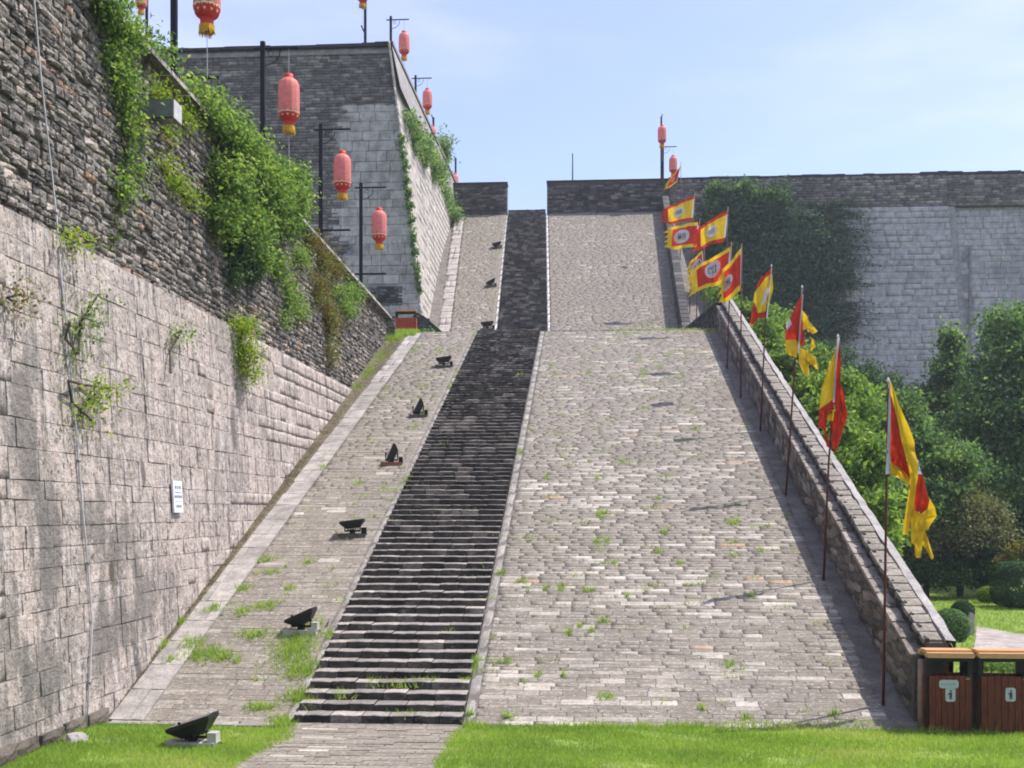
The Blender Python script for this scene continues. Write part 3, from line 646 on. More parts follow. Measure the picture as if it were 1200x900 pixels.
MB().box((23.4, YT + .28, 3), (XW, YT + .40, 19.1)).build('panel_core', PJOINT, far)
emit(far, 'recessed_block', courses((23.5, YT + .28, 4.0), (1, 0, 0), (0, 0, 1), 10.5, 15.1, 0.36, 0.95, 0.03, gap=.028, dj=.012, chj=.12, pwj=.4, tint=ftint), BLK, cap=200, kind='flat', rest='recessed_blocks')
brickwall(far, 5.2, 22.0, 21.5, 23.42, YT + .06, GREYB, cap=0, bw=.5, bh=.165, tint=lambda c: random.triangular(0, 1, .35), rest='parapet_bricks')
brickwall(far, 22.0, XW, 21.5, 23.36, YT + .06, GREYB, cap=0, bw=.5, bh=.165, tint=lambda c: random.triangular(0, 1, .35), rest='end_parapet_bricks')
mbc = MB(); x = 5.2
while x < XW:
    w = random.uniform(.5, 1.2); t_ = random.uniform(-.03, .04) + (.06 if 20 < x < 22.1 else 0); mbc.box((x, YT + .01, 23.42), (x + w - .01, YT + .9, 23.56 + t_)); x += w
mbc.build('coping', DARKB[1], far)

# ------------------------------------------------------------------ bastion
bs = thing('bastion', 'high square bastion of grey brick and pale corner blocks behind the hanging lanterns', 'bastion')
ZB = 23.85; YF0, YF1 = 49.0, 49.35
def bx(z, Y):
    t = (Y - 49) / 20; f = min(max((z - 9.7) / (ZB - 9.7), 0), 1)
    return lerp(lerp(-7.08, -7.75, t), lerp(-8.70, -8.30, t), f ** 1.15)
def yf(z): return lerp(YF0, YF1, (z - 9.7) / (ZB - 9.7))
bc = MB(); nz, ny = 12, 10
bc.quadgrid(lambda u, v: (bx(lerp(4, ZB - .1, v), lerp(49.1, 84, u) if u < 1 else 84) - .04 if True else 0, lerp(yf(lerp(4, ZB, v)) + .04, 84, u), lerp(4, ZB - .1, v)), 20, nz)
k0 = len(bc.v); bc.v += [(-45, yf(4) + .04, 4), (-45, yf(ZB) + .04, ZB - .1)]
bc.quadgrid(lambda u, v: (lerp(-45, bx(lerp(4, ZB - .1, v), 49.1) - .04, u), yf(lerp(4, ZB, v)) + .04, lerp(4, ZB - .1, v)), 4, nz)
bc.v += [(-45, 49.3, ZB - .1), (bx(ZB, 49) - .04, 49.3, ZB - .1), (bx(ZB, 84) - .04, 84, ZB - .1), (-45, 84, ZB - .1)]; q = len(bc.v); bc.f.append((q - 4, q - 3, q - 2, q - 1))
bc.build('core', PJOINT, bs)
VF = Vector((0, (YF1 - YF0) / (ZB - 9.7), 1)).normalized()
def stone_zone(c): return c.x > -10.95 + 0.35 * math.sin(c.z * 3.1) and c.z < 21.2
emit(bs, 'pale_block', courses((-20, YF0 + .03, 9.7), (1, 0, 0), VF, 0, 11.5, 0.42, 0.95, 0.03, gap=.016, dj=.008, chj=.2, pwj=.4, tint=lambda c: random.triangular(0, 1, .45),
     inside=lambda c: stone_zone(c) and not (-9.6 < c.x < -8.1 and 12.1 < c.z < 13.0), fit=lambda b: (9.0 - .5 * (int(b / .42) % 2), bx(9.7 + b, 49) + 20)), BLKW, cap=300, kind='flat', rest='pale_blocks')
def gt(c):
    n_ = math.sin(c.x * .9 + 1.3) * math.sin(c.z * .8 + c.x * .3); return min(1, max(0, random.triangular(0, 1, .3 + .18 * n_)))
emit(bs, 'brick', courses((-30, YF0 + .03, 9.7), (1, 0, 0), VF, 0, ZB - 9.7 - .35, 0.135, 0.42, 0.04, gap=.018, dj=.014, chj=.12, pwj=.3, tint=gt,
     inside=lambda c: c.x > -24 and not stone_zone(c), fit=lambda b: (0, bx(9.7 + b, 49) + 30)), GREYB, cap=280, kind='box', rest='bricks')
emit(bs, 'dark_brick', courses((-9.6, YF0 + .08, 12.1), (1, 0, 0), VF, 1.5, 0.9, 0.13, 0.4, 0.04, dj=.015), DARKB, cap=40, kind='box', rest='dark_bricks')
mbc = MB(); x = -30
while x < -8.75:
    w = random.uniform(.6, 1.4); mbc.box((x, YF1 - .08, ZB - .02), (min(x + w, -8.7) - .01, YF1 + .9, ZB + .10 + random.uniform(-.02, .03))); x += w
mbc.build('coping', DARKB[1], bs)
MB().box((-30, YF1 - .06, ZB - .36), (-8.72, YF1 + .3, ZB - .24)).build('string_course', SLAB[1], bs)
# right face of the bastion, smooth pale blocks
specs = []; z = 9.7
while z < ZB - .1:
    h = 0.42; y = 49.05 - random.random()
    while y < 70:
        w = random.uniform(.7, 1.3); y0_, y1_ = max(y, 49.05), min(y + w, 70); yc = (y0_ + y1_) / 2
        if y1_ - y0_ > .15 and z + h > rz(yc) - .2:
            a_ = Vector((bx(z + h / 2, yc), yc, z + h / 2)); du = Vector((bx(z + h / 2, yc + .5) - a_.x, .5, 0)).normalized(); dv = Vector((bx(z + h, yc) - bx(z, yc), 0, h)).normalized()
            nn = du.cross(dv).normalized(); specs.append((tuple(a_ + nn * .02), tuple(du), tuple(dv), tuple(nn), y1_ - y0_ - .02, h - .015, .08, random.uniform(.35, 1)))
        y += w
    z += h
emit(bs, 'side_block', specs, BLKW, cap=150, kind='flat', minpx=6, rest='side_blocks')
MB().quadgrid(lambda u, v: (bx(lerp(20.6, ZB + .1, v), lerp(49.2, 84, u)) + .06, lerp(49.2, 84, u), lerp(21.9, ZB + .1, v)), 12, 3).build('side_parapet_face', PJOINT, bs)
MB().quadgrid(lambda u, v: (bx(ZB, lerp(49.2, 84, u)) + [.14, .14, -.7][min(2, int(round(v * 2)))], lerp(49.2, 84, u), ZB + [-.02, .13, .13][min(2, int(round(v * 2)))]), 12, 2).build('side_coping', SLAB[1], bs)

# ------------------------------------------------------------------ foliage
def leaves(name, parent, pts, size, mat, tint, up=0.4, aspect=0.55, norm=None):
    n = len(pts); pts = np.asarray(pts)
    d = R.normal(size=(n, 3)); d[:, 2] -= 0.3; d /= np.linalg.norm(d, axis=1)[:, None]
    nr = R.normal(size=(n, 3)); nr[:, 2] += up * 2
    if norm is not None: nr += np.asarray(norm)
    w = np.cross(d, nr); w /= (np.linalg.norm(w, axis=1)[:, None] + 1e-6)
    s = (size * R.uniform(.6, 1.35, n))[:, None]; fold = np.cross(w, d) * s * .12
    a = pts - d * s * .5; b = pts + w * s * aspect * .5 + fold; c = pts + d * s * .5; e = pts - w * s * aspect * .5 + fold
    v = np.stack([a, b, c, e], 1).reshape(-1, 3); f = np.arange(n * 4).reshape(n, 4)
    t = np.clip(np.asarray(tint), 0, 1); t = np.repeat(t, 4)[:, None].repeat(3, 1)
    return mesh_obj(name, v, f, mat, parent, tint=t)
def cloud(blobs, n, clump=0.25, per=22, shell=0.5):
    """clumped points in a set of ellipsoids; blobs: (x,y,z, rx,ry,rz)"""
    B = np.array(blobs, float); wgt = (B[:, 3] * B[:, 4] * B[:, 5]) ** (2 / 3); wgt /= wgt.sum()
    nc = max(3, n // per); k = R.choice(len(B), nc, p=wgt)
    d = R.normal(size=(nc, 3)); d /= np.linalg.norm(d, axis=1)[:, None]; r = shell + (1.0 - shell) * R.random(nc) ** .7; r *= R.uniform(.8, 1.2, nc)
    cc = B[k, :3] + d * r[:, None] * B[k, 3:]
    ct = R.normal(0, .24, nc)
    j = R.integers(0, nc, n); P = cc[j] + R.normal(size=(n, 3)) * clump * np.array([1, 1, .7])
    return P, 0.45 + ct[j] + R.normal(0, .13, n)
def lobes(blobs, k=7, f=.42):
    out = []
    for b in blobs:
        out.append((b[0], b[1], b[2], b[3] * .62, b[4] * .62, b[5] * .62))
        for i in range(k):
            d = R.normal(size=3); d /= np.linalg.norm(d); g_ = f * R.uniform(.6, 1.25)
            out.append((b[0] + d[0] * b[3] * .68, b[1] + d[1] * b[4] * .68, b[2] + d[2] * b[5] * .68, b[3] * g_, b[4] * g_, b[5] * g_ * .8))
    return out
def tree(name, label, cat, base, h, blobs, n, size, mat, group=None, trunk=0.12, clump=.3, per=20, limbs=6):
    b = Vector(base); t = thing(name, label, cat, tuple(b), group)
    m = MB(); topp = Vector((0, 0, h * .75)); m.tube([(0, 0, -.1), (.03, .02, h * .3), (-.04, .03, h * .55), tuple(topp)], [trunk, trunk * .8, trunk * .55, trunk * .25], 8)
    for i in range(limbs):
        q = blobs[i % len(blobs)]; z0 = h * random.uniform(.25, .6); e = Vector(q[:3]) - b + Vector((random.uniform(-.4, .4) * q[3], random.uniform(-.4, .4) * q[4], random.uniform(-.2, .4) * q[5]))
        m.tube([(0, 0, z0), tuple(Vector((0, 0, z0)).lerp(e, .5) + Vector((0, 0, .15))), tuple(e)], [trunk * .45, trunk * .28, trunk * .1], 6)
    m.build('trunk', BARK, t, True)
    P, T = cloud(lobes(blobs), int(n * 1.15), clump * .7, per)
    P = P[P[:, 2] > 0.02]; T = T[:len(P)]
    o = leaves('crown', t, P - np.array(b), size, mat, T); return t
def blob_px(px, py, Y, rw, rh, rd=None):          # an ellipsoid measured on the photograph: centre, half width/height in pixels at distance Y
    c = at_depth(px, py, Y); k = Y / F; return (c.x, c.y, c.z, rw * k, (rd if rd else rw * k * .9), rh * k)
def gz(px, Y): c = at_depth(px, 600, Y); return (c.x, c.y, 0)

# garden trees and shrubs right of the ramp
tree('broadleaf_tree', 'large broadleaf tree at the right edge in front of the far wall', 'tree', gz(1190, 44), 10.5,
     [blob_px(1192, 400, 44, 44, 46), blob_px(1170, 440, 44, 36, 36), blob_px(1150, 490, 43.5, 50, 50), blob_px(1215, 500, 43, 60, 70), blob_px(1165, 560, 43, 60, 45), blob_px(1240, 420, 46, 60, 80), blob_px(1150, 470, 45, 20, 26)], 27000, .19, L_MID, clump=.38, trunk=.22)
tree('conical_tree', 'narrow green tree with pointed top against the pale far wall, left of the largest tree', 'tree', gz(1112, 48), 9,
     [blob_px(1116, 402, 48, 11, 24), blob_px(1112, 440, 48, 22, 28), blob_px(1108, 472, 48, 34, 30), blob_px(1105, 510, 47.5, 45, 40), blob_px(1085, 480, 48, 25, 28)], 14000, .20, L_MID, clump=.34, trunk=.16)
tree('broadleaf_tree', 'mid green tree behind the nearest flag, above the grey brown shrub', 'tree', gz(1068, 40), 7,
     [blob_px(1060, 500, 40, 45, 45), blob_px(1095, 550, 39, 50, 40), blob_px(1025, 540, 40, 35, 50), blob_px(1070, 590, 38, 55, 40)], 16000, .17, L_MID, clump=.3, trunk=.16)
tree('leafy_shrub', 'bright leafy shrub outside the parapet behind the second flag from the right', 'shrub', gz(990, 30), 6,
     [blob_px(975, 500, 31, 42, 48, 1.2), blob_px(1005, 560, 29.5, 40, 55, 1.1), blob_px(1010, 470, 33, 28, 28, 1), blob_px(1030, 620, 28, 28, 40, .9), blob_px(985, 455, 33, 22, 18, 1)], 15000, .17, L_BRIGHT, clump=.24)
tree('leafy_shrub', 'bright green shrub outside the parapet behind the third flag from the right', 'shrub', gz(930, 37), 8.5,
     [blob_px(925, 440, 38, 35, 40, 1.3), blob_px(955, 475, 36, 34, 40, 1.2), blob_px(895, 405, 41, 28, 32, 1.2), blob_px(950, 420, 38, 20, 22, 1)], 13000, .17, L_BRIGHT, clump=.26)
tree('leafy_shrub', 'yellowish green shrub at the top end of the lower parapet, beside the landing', 'shrub', gz(880, 45), 10,
     [blob_px(872, 375, 46, 26, 28, 1.2), blob_px(850, 350, 48, 14, 26, 1), blob_px(905, 385, 45, 24, 28, 1.2), blob_px(830, 330, 55, 10, 24, 1)], 8000, .18, L_BRIGHT, clump=.28)
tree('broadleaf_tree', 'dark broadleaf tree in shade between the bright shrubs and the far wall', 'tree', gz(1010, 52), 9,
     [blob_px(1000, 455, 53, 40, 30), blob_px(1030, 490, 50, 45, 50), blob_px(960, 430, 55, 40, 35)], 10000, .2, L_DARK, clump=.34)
tree('wispy_shrub', 'grey brown wispy shrub beside the ragged tails of the nearest flag', 'shrub', gz(1125, 38.5), 3.8,
     [blob_px(1110, 605, 38.5, 46, 34, 1.3), blob_px(1145, 625, 38.3, 34, 28, 1.2), blob_px(1075, 630, 38.5, 34, 28, 1.2), blob_px(1115, 570, 38.6, 26, 18, 1.0), blob_px(1160, 600, 38.5, 18, 18, 1)], 17000, .13, L_GREY, clump=.3)
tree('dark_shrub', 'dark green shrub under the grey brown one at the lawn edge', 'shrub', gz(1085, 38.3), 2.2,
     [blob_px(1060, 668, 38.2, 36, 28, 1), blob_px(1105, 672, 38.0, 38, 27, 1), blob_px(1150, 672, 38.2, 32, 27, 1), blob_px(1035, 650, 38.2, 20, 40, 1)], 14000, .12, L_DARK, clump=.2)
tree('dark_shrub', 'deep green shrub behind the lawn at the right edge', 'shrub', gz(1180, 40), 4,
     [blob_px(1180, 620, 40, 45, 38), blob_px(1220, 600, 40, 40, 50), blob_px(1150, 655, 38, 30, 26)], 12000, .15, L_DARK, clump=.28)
def bushball(name, label, px, py, Y, rw, rh, mat, n, size, flat=1.0):
    b = blob_px(px, py, Y, rw, rh); t = thing(name, label, 'shrub', (b[0], b[1], 0))
    m = MB().tube([(0, 0, -.05), (0, 0, b[2])], [.05, .02], 6); m.build('stem', BARK, t)
    d = R.normal(size=(n, 3)); d /= np.linalg.norm(d, axis=1)[:, None]; d = np.sign(d) * np.abs(d) ** flat
    r = R.uniform(.86, 1.03, n)[:, None]; P = d * r * np.array(b[3:]) + np.array([0, 0, b[2]]); ok = P[:, 2] > .02
    o = leaves('foliage', t, P[ok], size, mat, .45 + R.normal(0, .2, ok.sum()), norm=d[ok] * 3); return t
bushball('clipped_shrub', 'round clipped grey green bush beside the foot of the parapet', 1113, 734, 25.6, 22, 20, L_MID, 9000, .055)
bushball('clipped_shrub', 'small dark clipped bush half behind the round grey green one', 1128, 717, 28, 13, 13, L_DARK, 4000, .06)
bushball('clipped_shrub', 'big box-shaped dark clipped hedge bush at the right edge of the lawn', 1200, 685, 34.5, 32, 26, L_DARK, 12000, .09, .5)
bushball('low_shrub', 'small yellow green bush on the lawn left of the box-shaped hedge bush', 1157, 697, 36.2, 11, 9, L_YEL, 2500, .09)
tree('flowering_shrub', 'reddish green loose bush rising above the box-shaped hedge bush', 'shrub', gz(1194, 37), 1.9, [blob_px(1188, 655, 37, 12, 14), blob_px(1200, 645, 37, 14, 12)], 2600, .11, L_RUST, clump=.2, trunk=.04)
bushball('low_shrub', 'bright low hedge seen through the opening of the right litter bin', 1170, 781, 21, 34, 9, L_BRIGHT, 6000, .07)
sl = at_depth(1137, 728, 26.8)
mk = MB().prism([(-.09, -.2), (.09, -.2), (.085, .40), (-.02, .45), (-.06, .25)], 'y', -.04, .04); mo = mk.build('marker_stone', CONC); mo.location = (sl.x, sl.y, .1)
tag(mo, 'small white upright stone between the clipped bushes', 'stone')
# far dark tree line so that the garden does not end in a bare plane
P, T = cloud([(x, 62 + 2 * math.sin(x), 3.5 + math.sin(x * 1.7), 3, 2, 4) for x in np.arange(7, 40, 3)], 30000, .6, 30)
stuff(leaves('tree_belt', None, P, .3, L_DARK, T))

# the dark creeper on the far wall
cr_ = thing('wall_creeper', 'dark green creeper spreading over the far wall below its parapet', 'creeper', tuple(at_depth(900, 420, 68.8)))
base = np.array(cr_.location); k = 69 / F
B = []
for px, py, rw, rh in ((862, 245, 38, 34), (905, 255, 45, 40), (885, 310, 60, 60), (930, 290, 45, 45), (945, 335, 40, 50), (960, 300, 32, 32), (915, 370, 55, 50), (900, 420, 60, 40), (838, 280, 20, 50), (960, 380, 20, 25), (975, 320, 22, 22)):
    c = at_depth(px, py, 68.4); B.append((c.x, c.y, c.z, rw * k, .45, rh * k))
P, T = cloud(B, 34000, .28, 26, .1)
P[:, 1] = np.minimum(P[:, 1], 69.0); P -= base
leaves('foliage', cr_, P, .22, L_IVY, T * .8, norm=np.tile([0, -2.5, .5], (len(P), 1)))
B2 = []
for px, py, rw, rh in ((838, 225, 14, 14), (870, 222, 20, 12), (832, 262, 12, 26), (852, 300, 12, 34), (905, 232, 16, 12), (850, 345, 14, 22), (895, 345, 24, 20)):
    c = at_depth(px, py, 68.0); B2.append((c.x, c.y, c.z, rw * k, .35, rh * k))
P, T = cloud(B2, 7000, .2, 22, .1); P -= base; leaves('bright_foliage', cr_, P, .2, L_MID, T * .75)
tw = MB(); WP = []
for i in range(260):                               # wispy shoots reaching out to the right
    px = random.uniform(930, 985); py = random.uniform(235, 400); a = at_depth(px, py, 68.7); ln = random.uniform(.8, 3.0); an = random.uniform(-.5, .35)
    e = a + Vector((ln * math.cos(an), -.25, ln * math.sin(an) * .7)); tw.tube([tuple(a - Vector(base)), tuple((a + e) / 2 + Vector((0, 0, .1)) - Vector(base)), tuple(e - Vector(base))], [.02, .015, .006], 4)
    for j in range(28):
        q = a.lerp(e, random.random() ** .7); WP.append((q.x - base[0] + random.gauss(0, .1), q.y - base[1] + random.gauss(0, .08), q.z - base[2] + random.gauss(0, .1)))
tw.build('shoot', BARK, cr_); leaves('shoot_leaves', cr_, WP, .15, L_IVY, .4 + R.normal(0, .2, len(WP)))

# vines on the left wall
def on_left(px, py, off=0.0):                     # point on the battered wall face
    z = H
    for _ in range(6):
        p = on_plane(px, py, (1, 0, 0.055), -6.66 - (0.2 if z > 6.65 else 0) + off); z = p.z
    return p
def vine(label, spots, n, size, mat, group=None, clump=.16, name='wall_vine', out=.22, per=24, shell=.1, cat='vine'):
    b0 = on_left(spots[0][0], spots[0][1]); t = thing(name, label, cat, tuple(b0), group); B = []
    for s in spots:
        px, py, rw, rh = s[:4]; o_ = s[4] if len(s) > 4 else out
        p = on_left(px, py, o_ * .6); k = p.y / F
        B.append((p.x, p.y, p.z, min(o_, rw * k * .75), min(rw * p.y * p.y / (F * 7.2) * .8, 3.2), rh * k * .95))
    P, T = cloud(B, n, clump, per, shell); P -= np.array(b0)
    leaves('foliage', t, P, size, mat, T, norm=np.tile([2.0, 0, .6], (len(P), 1)))
    m = MB()
    for i in range(len(B) - 1):
        m.tube([tuple(Vector(B[i][:3]) - b0), tuple((Vector(B[i][:3]) + Vector(B[i + 1][:3])) / 2 - b0 + Vector((-.1, random.uniform(-.1, .1), 0))), tuple(Vector(B[i + 1][:3]) - b0)], .018, 5)
    if m.v: m.build('stem', BARK, t)
    return t
vine('bright green vine spilling over the wall top at the upper left, beside the cable', [(128, 12, 15, 28, .4), (148, 42, 13, 22, .35), (132, 70, 10, 30), (145, 110, 8, 30), (150, 150, 7, 26), (152, 190, 6, 24), (142, 225, 5, 24), (137, 265, 3, 22), (178, 52, 7, 8, .3), (194, 68, 5, 7)], 5600, .085, L_BRIGHT)
bush = vine('big bushy green plant bulging out of the brick wall below the second lantern post', [(228, 106, 7, 10, .35), (245, 128, 11, 17, .4), (268, 155, 15, 24, .5), (292, 190, 20, 32, .7), (315, 225, 22, 32, .9), (342, 222, 15, 26, .9), (272, 215, 16, 32, .6), (262, 250, 10, 30, .5), (290, 265, 18, 26, .6), (335, 262, 12, 18, .6), (300, 300, 10, 20, .4)], 22000, .11, L_BRIGHT, name='wall_shrub', clump=.2, shell=.35, cat='shrub')
vine('dark shaded vine stems hanging under the big bushy wall plant', [(275, 290, 8, 26), (270, 318, 5, 20), (292, 315, 6, 18)], 3500, .09, L_DARK)
vine('rusty brown and green vine trailing down the wall right of the big bushy plant', [(362, 282, 8, 12), (378, 305, 9, 16), (392, 318, 6, 12), (372, 340, 9, 24), (384, 370, 8, 28), (386, 410, 5, 26)], 8000, .075, L_RUST)
vine('fresh green vine with large leaves near the wall end by the small red bin', [(412, 342, 16, 10), (395, 345, 10, 12), (405, 360, 8, 10)], 2200, .10, L_BRIGHT)
vine('loose green vine between the bushy plant and the rusty trailing vine', [(338, 345, 9, 26), (325, 315, 10, 20), (350, 300, 9, 14), (332, 375, 4, 16), (350, 365, 5, 14)], 3800, .08, L_BRIGHT)
vine('yellow green vine hanging over the top edge of the ashlar blocks', [(285, 385, 9, 14), (288, 415, 9, 18), (292, 440, 7, 14)], 2200, .07, L_YEL)
vine('yellowish leaf tuft on the brick wall left of the big bushy plant', [(205, 215, 10, 10), (222, 232, 10, 7), (190, 190, 8, 10)], 900, .075, L_YEL)
vine('yellowish leaves round the grey wall lamp', [(185, 112, 18, 9), (215, 140, 9, 14), (192, 152, 9, 8)], 1100, .08, L_YEL)
vine('leafy sprig growing beside the cable just below the brick courses', [(92, 283, 8, 7), (84, 292, 6, 5)], 220, .07, L_YEL)
vine('column of pale green leaves on the ashlar right of the cable', [(105, 368, 9, 9), (98, 385, 9, 9), (82, 378, 6, 6), (92, 415, 8, 5), (115, 345, 5, 6)], 420, .065, L_BRIGHT)
vine('spreading leafy sprig halfway down the ashlar wall', [(112, 462, 12, 10), (96, 480, 12, 9), (110, 495, 8, 6), (80, 446, 6, 4), (128, 455, 6, 6)], 520, .065, L_YEL)
vine('small leafy sprig on the ashlar between the leafy column and the yellow vine', [(207, 395, 8, 8), (213, 388, 7, 6), (200, 437, 6, 4)], 260, .06, L_BRIGHT)
vine('dry brown tuft on the ashlar near the left edge', [(25, 345, 5, 7), (18, 355, 5, 6)], 200, .06, L_RUST)
# ivy on the bastion
iv = thing('wall_creeper', 'green ivy hanging over the right side and corner of the bastion', 'creeper', (-8.3, 60, 20)); B = []
for px, py, rw, rh, Y in ((480, 145, 7, 14, 51), (487, 165, 9, 20, 53), (497, 180, 11, 22, 56), (508, 195, 12, 20, 60), (516, 215, 10, 18, 64), (522, 235, 9, 18, 66), (533, 252, 10, 8, 67.5), (520, 175, 11, 22, 66), (514, 200, 8, 14, 62), (497, 172, 6, 14, 55)):
    c = at_depth(px, py, Y); B.append((c.x, c.y, c.z, rw * Y / F, 1.4, rh * Y / F))
P, T = cloud(B, 11000, .2, 26, .1); P -= np.array([-8.3, 60, 20]); leaves('foliage', iv, P, .17, L_MID, T + .15)
B = []
for i in range(12):
    py = 165 + i * 16; px = 471 + i * 1.9; c = at_depth(px, py, 48.8); B.append((c.x, c.y, c.z, .14, .1, .35))
P, T = cloud(B, 2600, .06, 20, .1); P -= np.array([-8.3, 60, 20]); leaves('corner_foliage', iv, P, .12, L_MID, T + .1)
c = at_depth(508, 376, 47.2)
P, T = cloud([(c.x - .3, c.y, 10.3, .5, .3, .5), (c.x + .4, c.y, 10.0, .5, .3, .3)], 1500, .1, 20); t = thing('low_shrub', 'dark green plant in front of the triangular cheek wall', 'shrub', (c.x, c.y, ZL)); leaves('foliage', t, P - np.array([c.x, c.y, ZL]), .13, L_MID, T)

# ------------------------------------------------------------------ grass
def blades(pts, h, w, tint, lean=.35):
    n = len(pts); pts = np.asarray(pts, float); a = R.uniform(0, 2 * np.pi, n); hh = h * R.uniform(.5, 1.3, n)
    d = np.stack([np.cos(a), np.sin(a), np.zeros(n)], 1) * (w / 2); l = R.normal(0, lean, (n, 2)) * hh[:, None]
    top = pts + np.stack([l[:, 0], l[:, 1], hh], 1)
    v = np.stack([pts - d, pts + d, top], 1).reshape(-1, 3); t = np.repeat(np.clip(tint, 0, 1), 3)[:, None].repeat(3, 1)
    return v, np.arange(n * 3).reshape(n, 3), t
def inpoly(x, y, poly):
    c = np.zeros(len(x), bool); j = len(poly) - 1
    for i in range(len(poly)):
        xi, yi = poly[i]; xj, yj = poly[j]
        c ^= ((yi > y) != (yj > y)) & (x < (xj - xi) * (y - yi) / (yj - yi + 1e-9) + xi); j = i
    return c
def turf(name, poly, box, n, h, w, edge=0):
    x = R.uniform(box[0], box[1], n); y = R.uniform(box[2], box[3], n)
    jx = x + R.normal(0, .04, n); jy = y + R.normal(0, .04, n); ok = inpoly(jx, jy, poly) & ((np.sin(x * 2.1 + 1.3 * np.sin(y * 1.7)) * np.sin(y * 3.3 + x) > -.72) | (R.random(n) < .4)); x, y = x[ok], y[ok]
    t = .48 + .16 * np.sin(x * .9 + 2 * np.sin(y * .8)) + .14 * np.sin(x * 2.3 + np.sin(y * 3)) + .12 * np.sin(y * 5 + x) + R.normal(0, .16, len(x))
    v, f, tt = blades(np.stack([x, y, np.zeros(len(x))], 1), h, w, t); stuff(mesh_obj(name, v, f, GRASS, tint=tt))
turf('lawn_grass', lawn_left, (-7.6, -3.6, 10.5, 14.9), 60000, .05, .010)
turf('lawn_grass', lawn_right, (-1.9, 9, 10.5, 15.2), 150000, .05, .010)
x = R.uniform(5.3, 25, 70000); y = R.uniform(16, 40, 70000); ok = ~inpoly(x, y, GPATH)
x, y = x[ok], y[ok]; v, f, tt = blades(np.stack([x, y, np.zeros(len(x))], 1), .07, .03, .5 + R.normal(0, .2, len(x))); stuff(mesh_obj('garden_grass', v, f, GRASS, tint=tt))
# weeds in the joints
tuft = []
def add_tufts(fn, lst, dens=1.0):
    for px, py, rw, rh in lst:
        c = fn(px, py); k = c.y / F; m = int((rw * rh) * 1.5 * dens) + 14; s = (S1 if fn is on_ramp else S2 if fn is on_upper else 0)
        dyn = rh * k / max(.18, (s + (H - c.z) / c.y))
        g_ = R.normal(size=(m, 2)) * .5; xx = c.x + g_[:, 0] * rw * k; yy_ = c.y + g_[:, 1] * dyn; zz = c.z + s * (yy_ - c.y)
        tuft.append(np.stack([xx, yy_, zz - .01], 1))
add_tufts(on_ramp, [(345, 760, 26, 26), (355, 785, 20, 14), (300, 745, 22, 6), (240, 768, 28, 9), (262, 772, 10, 6), (278, 775, 5, 4), (225, 755, 14, 8), (310, 712, 14, 6), (285, 718, 9, 6), (285, 690, 10, 4), (312, 657, 12, 4),
    (305, 830, 22, 5), (330, 845, 14, 5), (350, 818, 20, 10), (365, 828, 8, 8), (362, 660, 8, 4), (190, 757, 8, 6), (210, 730, 8, 5), (320, 672, 8, 3), (340, 690, 8, 3), (250, 715, 12, 5), (200, 775, 8, 3), (370, 735, 8, 8), (385, 745, 6, 6),
    (420, 568, 9, 3), (378, 548, 4, 5), (478, 563, 7, 6), (530, 452, 6, 6), (486, 501, 6, 3), (498, 483, 5, 3), (452, 455, 6, 3), (495, 453, 9, 2), (515, 412, 5, 4), (484, 411, 3, 4), (493, 407, 3, 5), (557, 393, 5, 5), (536, 440, 4, 4),
    (556, 780, 5, 9), (590, 777, 14, 2), (545, 800, 4, 14), (551, 838, 5, 3), (550, 850, 6, 4), (712, 818, 12, 3), (708, 602, 9, 4), (860, 613, 11, 4), (708, 729, 7, 3), (667, 743, 3, 4), (692, 740, 4, 2), (857, 780, 9, 2), (658, 690, 6, 4), (690, 693, 9, 3),
    (612, 683, 12, 2), (640, 690, 4, 3), (587, 672, 5, 3), (720, 660, 6, 2), (700, 636, 4, 5), (711, 635, 4, 5), (772, 648, 5, 3), (797, 661, 6, 2), (703, 605, 5, 4), (858, 652, 6, 2), (892, 646, 4, 3), (778, 625, 7, 2), (823, 831, 5, 2), (631, 792, 4, 2),
    (660, 792, 3, 2), (595, 840, 7, 3), (875, 842, 8, 2), (645, 428, 3, 3), (650, 437, 3, 2), (688, 437, 3, 2), (771, 430, 6, 3), (753, 437, 6, 2), (783, 417, 4, 2), (627, 392, 4, 8), (805, 413, 6, 2), (740, 391, 20, 1.5), (800, 389, 30, 2.5), (835, 389, 14, 3),
    (680, 735, 3, 2), (930, 555, 8, 1.5), (815, 503, 5, 2), (755, 855 - 3, 7, 2), (735, 700, 4, 2), (880, 700, 4, 1.5), (770, 585, 5, 2), (700, 560, 3, 2), (640, 560, 3, 2), (610, 530, 3, 4), (975, 838, 8, 2), (455, 395, 8, 4), (470, 394, 9, 4), (427, 430, 4, 6), (410, 452, 5, 5), (440, 415, 4, 5)], 1.0)
add_tufts(lambda px, py: on_plane(px, py, (0, -S1, 1), -S1 * (Y1 - .02)), [(470, 803, 34, 4), (440, 800, 12, 3), (400, 815, 14, 4), (500, 800, 18, 3), (480, 840, 20, 2.5), (460, 575, 14, 2), (610, 440, 6, 3), (520, 520, 8, 2)], .8)
add_tufts(on_ground, [(95, 862, 14, 3), (160, 858, 30, 2), (60, 868, 30, 3), (560, 853, 10, 3), (700, 853, 60, 2), (900, 852, 80, 2), (800, 853, 40, 2), (1000, 851, 50, 3), (330, 850, 20, 3), (1095, 858, 14, 4), (1150, 856, 20, 5), (1190, 854, 14, 6), (245, 860, 20, 3), (225, 868, 26, 4)], 1.6)
add_tufts(on_upper, [(565, 283, 3, 3), (587, 275, 3, 6), (583, 300, 3, 8), (580, 345, 3, 8), (646, 300, 2, 12), (715, 308, 6, 2), (764, 283, 8, 1.5), (690, 260, 8, 1.5), (640, 340, 2, 10), (730, 260, 14, 1.5), (548, 264, 10, 3), (760, 380, 20, 2)], .8)
